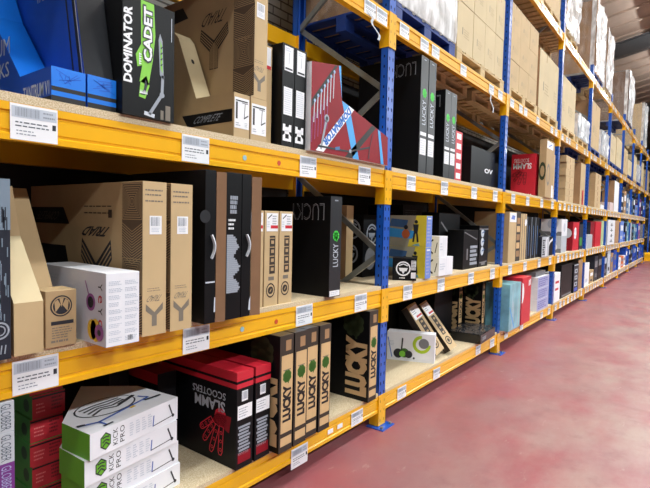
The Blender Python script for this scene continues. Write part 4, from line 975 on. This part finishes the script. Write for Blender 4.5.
# third bay
pallet('wooden pallet under three columns of cartons in the third bay', 6.17, D4, 1.34, WOOD)
load('three-column stack in the third bay', 6.19, D4 + PH, 1.3, [.44, .43, .43], 3, .34, CARD2, L=CARD)
pallet('wooden pallet under the tall plain carton in the third bay', 7.58, D4, 1.22, WOOD)
load('tall plain pair of cartons beside the third post', 7.6, D4 + PH, 1.18, [.8, .38], 1, .86, CREAM, L=CARDK)
# fourth bay
pallet('wooden pallet just right of the third post carrying a tall carton pair', 9.02, D4, 1.2, WOOD)
load('tall carton pair right of the third post', 9.04, D4 + PH, 1.16, [.35, .8], 1, .84, CREAM, L=CARDK)
pallet('wooden pallet under low film-wrapped load in the fourth bay', 10.42, D4, 1.16, WOOD)
load('low grey carton inside film in the fourth bay', 10.44, D4 + PH, 1.12, [1], 1, .42, SILV, L=CARD2); wrap('stretch film around the low grey load in the fourth bay', 10.44, D4 + PH, 1.12, .42, seed=5, d=1.02)
# fifth bay
pallet('blue pallet under the tall brown carton in the fifth bay', 11.85, D4, 1.2, BPALP)
load('tall brown carton right of the fourth post', 11.87, D4 + PH, 1.1, [1], 1, 1.0, CARD2, L=CARDK)
pallet('wooden pallet under film-wrapped silver load in the fifth bay', 13.2, D4, 1.16, WOOD)
load('silver carton inside film in the fifth bay', 13.22, D4 + PH, 1.12, [1], 1, .55, SILV); wrap('stretch film around the silver load in the fifth bay', 13.22, D4 + PH, 1.12, .55, seed=8, d=1.02)
# sixth to tenth bays
pallet('blue pallet under the brown carton in the sixth bay', 14.65, D4, 1.2, BPALP); load('brown carton with cream front in the sixth bay', 14.67, D4 + PH, 1.12, [1], 1, .72, CREAM, L=CARDK)
pallet('blue pallet at the far side of the sixth bay', 15.95, D4, 1.2, BPALP); load('cream pair of cartons in the sixth bay', 15.97, D4 + PH, 1.14, [.5, .5], 1, .8, CREAM)
pallet('wooden pallet at the near side of the seventh bay', 17.45, D4, 1.2, WOOD); load('tan stack in the seventh bay', 17.47, D4 + PH, 1.14, [.5, .5], 2, .36, CARD2)
pallet('blue pallet at the far side of the seventh bay', 18.75, D4, 1.2, BPALP); load('cream carton in the seventh bay', 18.77, D4 + PH, 1.14, [1], 1, .5, CREAM)
pallet('wooden pallet of the eighth bay', 20.3, D4, 1.2, WOOD); load('pale stack in the eighth bay', 20.32, D4 + PH, 1.14, [.5, .5], 2, .42, CREAM)
pallet('blue pallet of the eighth bay', 21.6, D4, 1.2, BPALP); load('silver carton inside film in the eighth bay', 21.62, D4 + PH, 1.14, [1], 1, .6, SILV); wrap('stretch film around the silver load in the eighth bay', 21.62, D4 + PH, 1.14, .6, seed=9, d=1.02)
pallet('wooden pallet of the ninth bay', 23.2, D4, 1.2, WOOD); load('cream stack in the ninth bay', 23.22, D4 + PH, 1.14, [.5, .5], 2, .45, CREAM)
pallet('wooden pallet above the open passage', 26.0, D4, 1.2, WOOD); load('tan stack above the open passage', 26.02, D4 + PH, 1.14, [.5, .5], 2, .42, CARD2)
# top level
pallet('wooden pallet on the top level right of the third post', 9.0, D5, 1.1, WOOD); load('film-wrapped carton right of the third post on the top level', 9.02, D5 + PH, 1.0, [1], 1, .95, CARD2, L=CARDK); wrap('torn stretch film around the top level carton right of the third post', 9.02, D5 + PH, 1.0, .95, seed=11, d=1.02, bulge=.06)
pallet('blue pallet on the top level right of the fourth post', 11.8, D5, 1.22, BPALP); load('tall brown stack in shiny film on the top level', 11.82, D5 + PH, 1.16, [1], 2, .74, CARDK, L=CARDK, y=.035); wrap('shiny stretch film around the tall brown stack right of the fourth post', 11.82, D5 + PH, 1.16, 1.49, seed=12, d=1.02, bulge=.05)
pallet('wooden pallet on the top level left of the fifth post', 13.3, D5, 1.12, WOOD); load('tall dark brown carton left of the fifth post on the top level', 13.32, D5 + PH, 1.06, [1], 1, 1.35, CARDK, y=.035); wrap('shiny stretch film around the tall carton left of the fifth post', 13.32, D5 + PH, 1.06, 1.36, seed=14, d=1.02, bulge=.05)
pallet('blue pallet on the top level of the seventh bay', 17.7, D5, 1.5, BPALP); load('dark brown stack on top level of the seventh bay', 17.72, D5 + PH, 1.46, [1], 2, .74, mat('cardboard_dark', (118, 90, 70), .8), y=.035); wrap('shiny stretch film around the very tall stack in the seventh bay', 17.72, D5 + PH, 1.46, 1.49, seed=15, d=1.02, bulge=.06)
pallet('wooden pallet on the top level of the ninth bay', 23.2, D5, 1.3, WOOD); load('tall pale stack on the top level of the ninth bay', 23.22, D5 + PH, 1.26, [1], 2, .8, SILV, L=CARD2); wrap('stretch film around the tall pale stack of the ninth bay', 23.22, D5 + PH, 1.26, 1.61, seed=17, d=1.02, bulge=.05)

# loads added above the frame to cast shade on the nearest bays
pallet('wooden pallet added for shade over the nearest bay', .62, D4, 1.2, WOOD); load('big brown carton added for shade over the nearest bay', .64, D4 + PH, 1.16, [1], 1, .95, CARD, d=1.0)
for k, (x, n) in enumerate(((.62, 'near side of the nearest'), (1.95, 'far side of the nearest'), (3.4, 'near side of the second'), (4.75, 'far side of the second'), (6.2, 'near side of the third'), (7.5, 'far side of the third'))):
    pallet('wooden pallet added for shade on top level, %s bay' % n, x, D5, 1.2, WOOD); load('pale carton added for shade on top level, %s bay' % n, x + .02, D5 + PH, 1.16, [1], 1, 1.0, CARD2, d=1.0)

# torn scraps of film hanging from the beams
def scrap(lab, x, z, L):
    mb = MB(); n = 8; w = .03
    P = [(x + .03 * math.sin(k * 1.3) + .02 * k, -.001 - .012 * (k > 0), z + .02 - L * k / n) for k in range(n + 1)]
    for a, b in zip(P[:-1], P[1:]):
        mb.poly([(a[0] - w / 2, a[1], a[2]), (a[0] + w / 2, a[1], a[2]), (b[0] + w / 2, b[1], b[2]), (b[0] - w / 2, b[1], b[2])], SILV)
    return tag(mb.build('film_scrap'), lab, 'film scrap')
scrap('scrap of torn wrapping film hanging under the beam left of the first post', 2.95, 3.03, .16)
scrap('thin strip of torn film hanging under the beam left of the second post', 5.42, 3.03, .22)
# end guard
mb = MB()
prof = [(-.12, 0), (.12, 0), (.12, .34), (.06, .4), (-.06, .4), (-.12, .34)]
mb.prism(prof, 'Y', 0, .5, YPAINT); mb.box((-.16, -.04, 0), (.16, .54, .012), YPAINT); o = tag(mb.build('post_guard'), 'yellow post guard on the floor at the far end of the racking', 'post guard'); o.location = (27.6, -.42, 0)

# ------------------------------------------------------------------ lights of the hall
UP_FILL = 220
LAMPM = mat('lamp_tube', (255, 255, 255), .5, emit=6.)
def lamp(k, x, y, lab, power, z=7.6):
    o = empty('ceiling_light', lab, 'lamp', (x, y, z), 0, 'strip lights above the aisle')
    mb = MB(); mb.prism([(-.2, 0), (.2, 0), (.12, .09), (-.12, .09)], 'X', -.75, .75, WHITE); mb.build('housing', o)
    mb = MB()
    for yy in (-.1, .1): mb.cyl((-.7, yy, -.03), .02, 1.4, LAMPM, 10, 'X')
    mb.build('tube', o)
    for sx in (-.6, .6):
        mb = MB(); mb.cyl((sx, 0, .09), .006, rz_(y) - z - .09, STEELD, 6); mb.build('hanger', o)
    ld = bpy.data.lights.new('tube_and_fill_light', 'AREA'); ld.shape = 'RECTANGLE'; ld.size = 1.5; ld.size_y = .4; ld.energy = power; ld.color = (.93, .985, 1)
    lo = bpy.data.objects.new('tube_and_fill_light', ld); C.objects.link(lo); lo.parent = o; lo.location = (0, 0, -.06)
    if z > 7:  # added upward light to brighten the roof; no tube sits there
        lu = ld.copy(); lu.energy = UP_FILL; lo = bpy.data.objects.new('tube_and_fill_light', lu); C.objects.link(lo); lo.parent = o; lo.location = (0, 0, .11); lo.rotation_euler = (PI, 0, 0)
for k in range(9):
    lamp(k, -1.6 + 3.4 * k, -2.2, 'white strip light over the aisle opposite the %s stretch of racking' % ORD[k], 110)
    lamp(k, -1.6 + 3.4 * k, -6.0, 'white strip light over the far side of the hall facing the %s stretch' % ORD[k], 215, 5.4)
w = bpy.data.worlds.new('World'); S.world = w; w.use_nodes = True
bg = w.node_tree.nodes['Background']; bg.inputs['Color'].default_value = (.93, .97, 1, 1); bg.inputs['Strength'].default_value = .015

# ------------------------------------------------------------------ camera
f_, yaw, pit, rol, d_, h_ = 493.7563, .6473, -.0493, .0225, 1.908, 1.5978
cd = bpy.data.cameras.new('camera'); cam = bpy.data.objects.new('camera', cd); C.objects.link(cam)
cd.sensor_fit = 'HORIZONTAL'; cd.sensor_width = 36; cd.lens = f_ * 36 / 650; cd.clip_start = .05; cd.clip_end = 200
fw = Vector((math.cos(yaw) * math.cos(pit), math.sin(yaw) * math.cos(pit), math.sin(pit)))
rt = Vector((math.sin(yaw), -math.cos(yaw), 0)); up = rt.cross(fw)
r2 = rt * math.cos(rol) + up * math.sin(rol); u2 = -rt * math.sin(rol) + up * math.cos(rol)
M = Matrix((r2, u2, -fw)).transposed().to_4x4(); M.translation = Vector((0, -d_, h_)); cam.matrix_world = M
S.camera = cam
S.view_settings.view_transform = 'Standard'; S.view_settings.look = 'None'; S.view_settings.gamma = 1; S.view_settings.use_curve_mapping = False
S.view_settings.exposure = 0.18
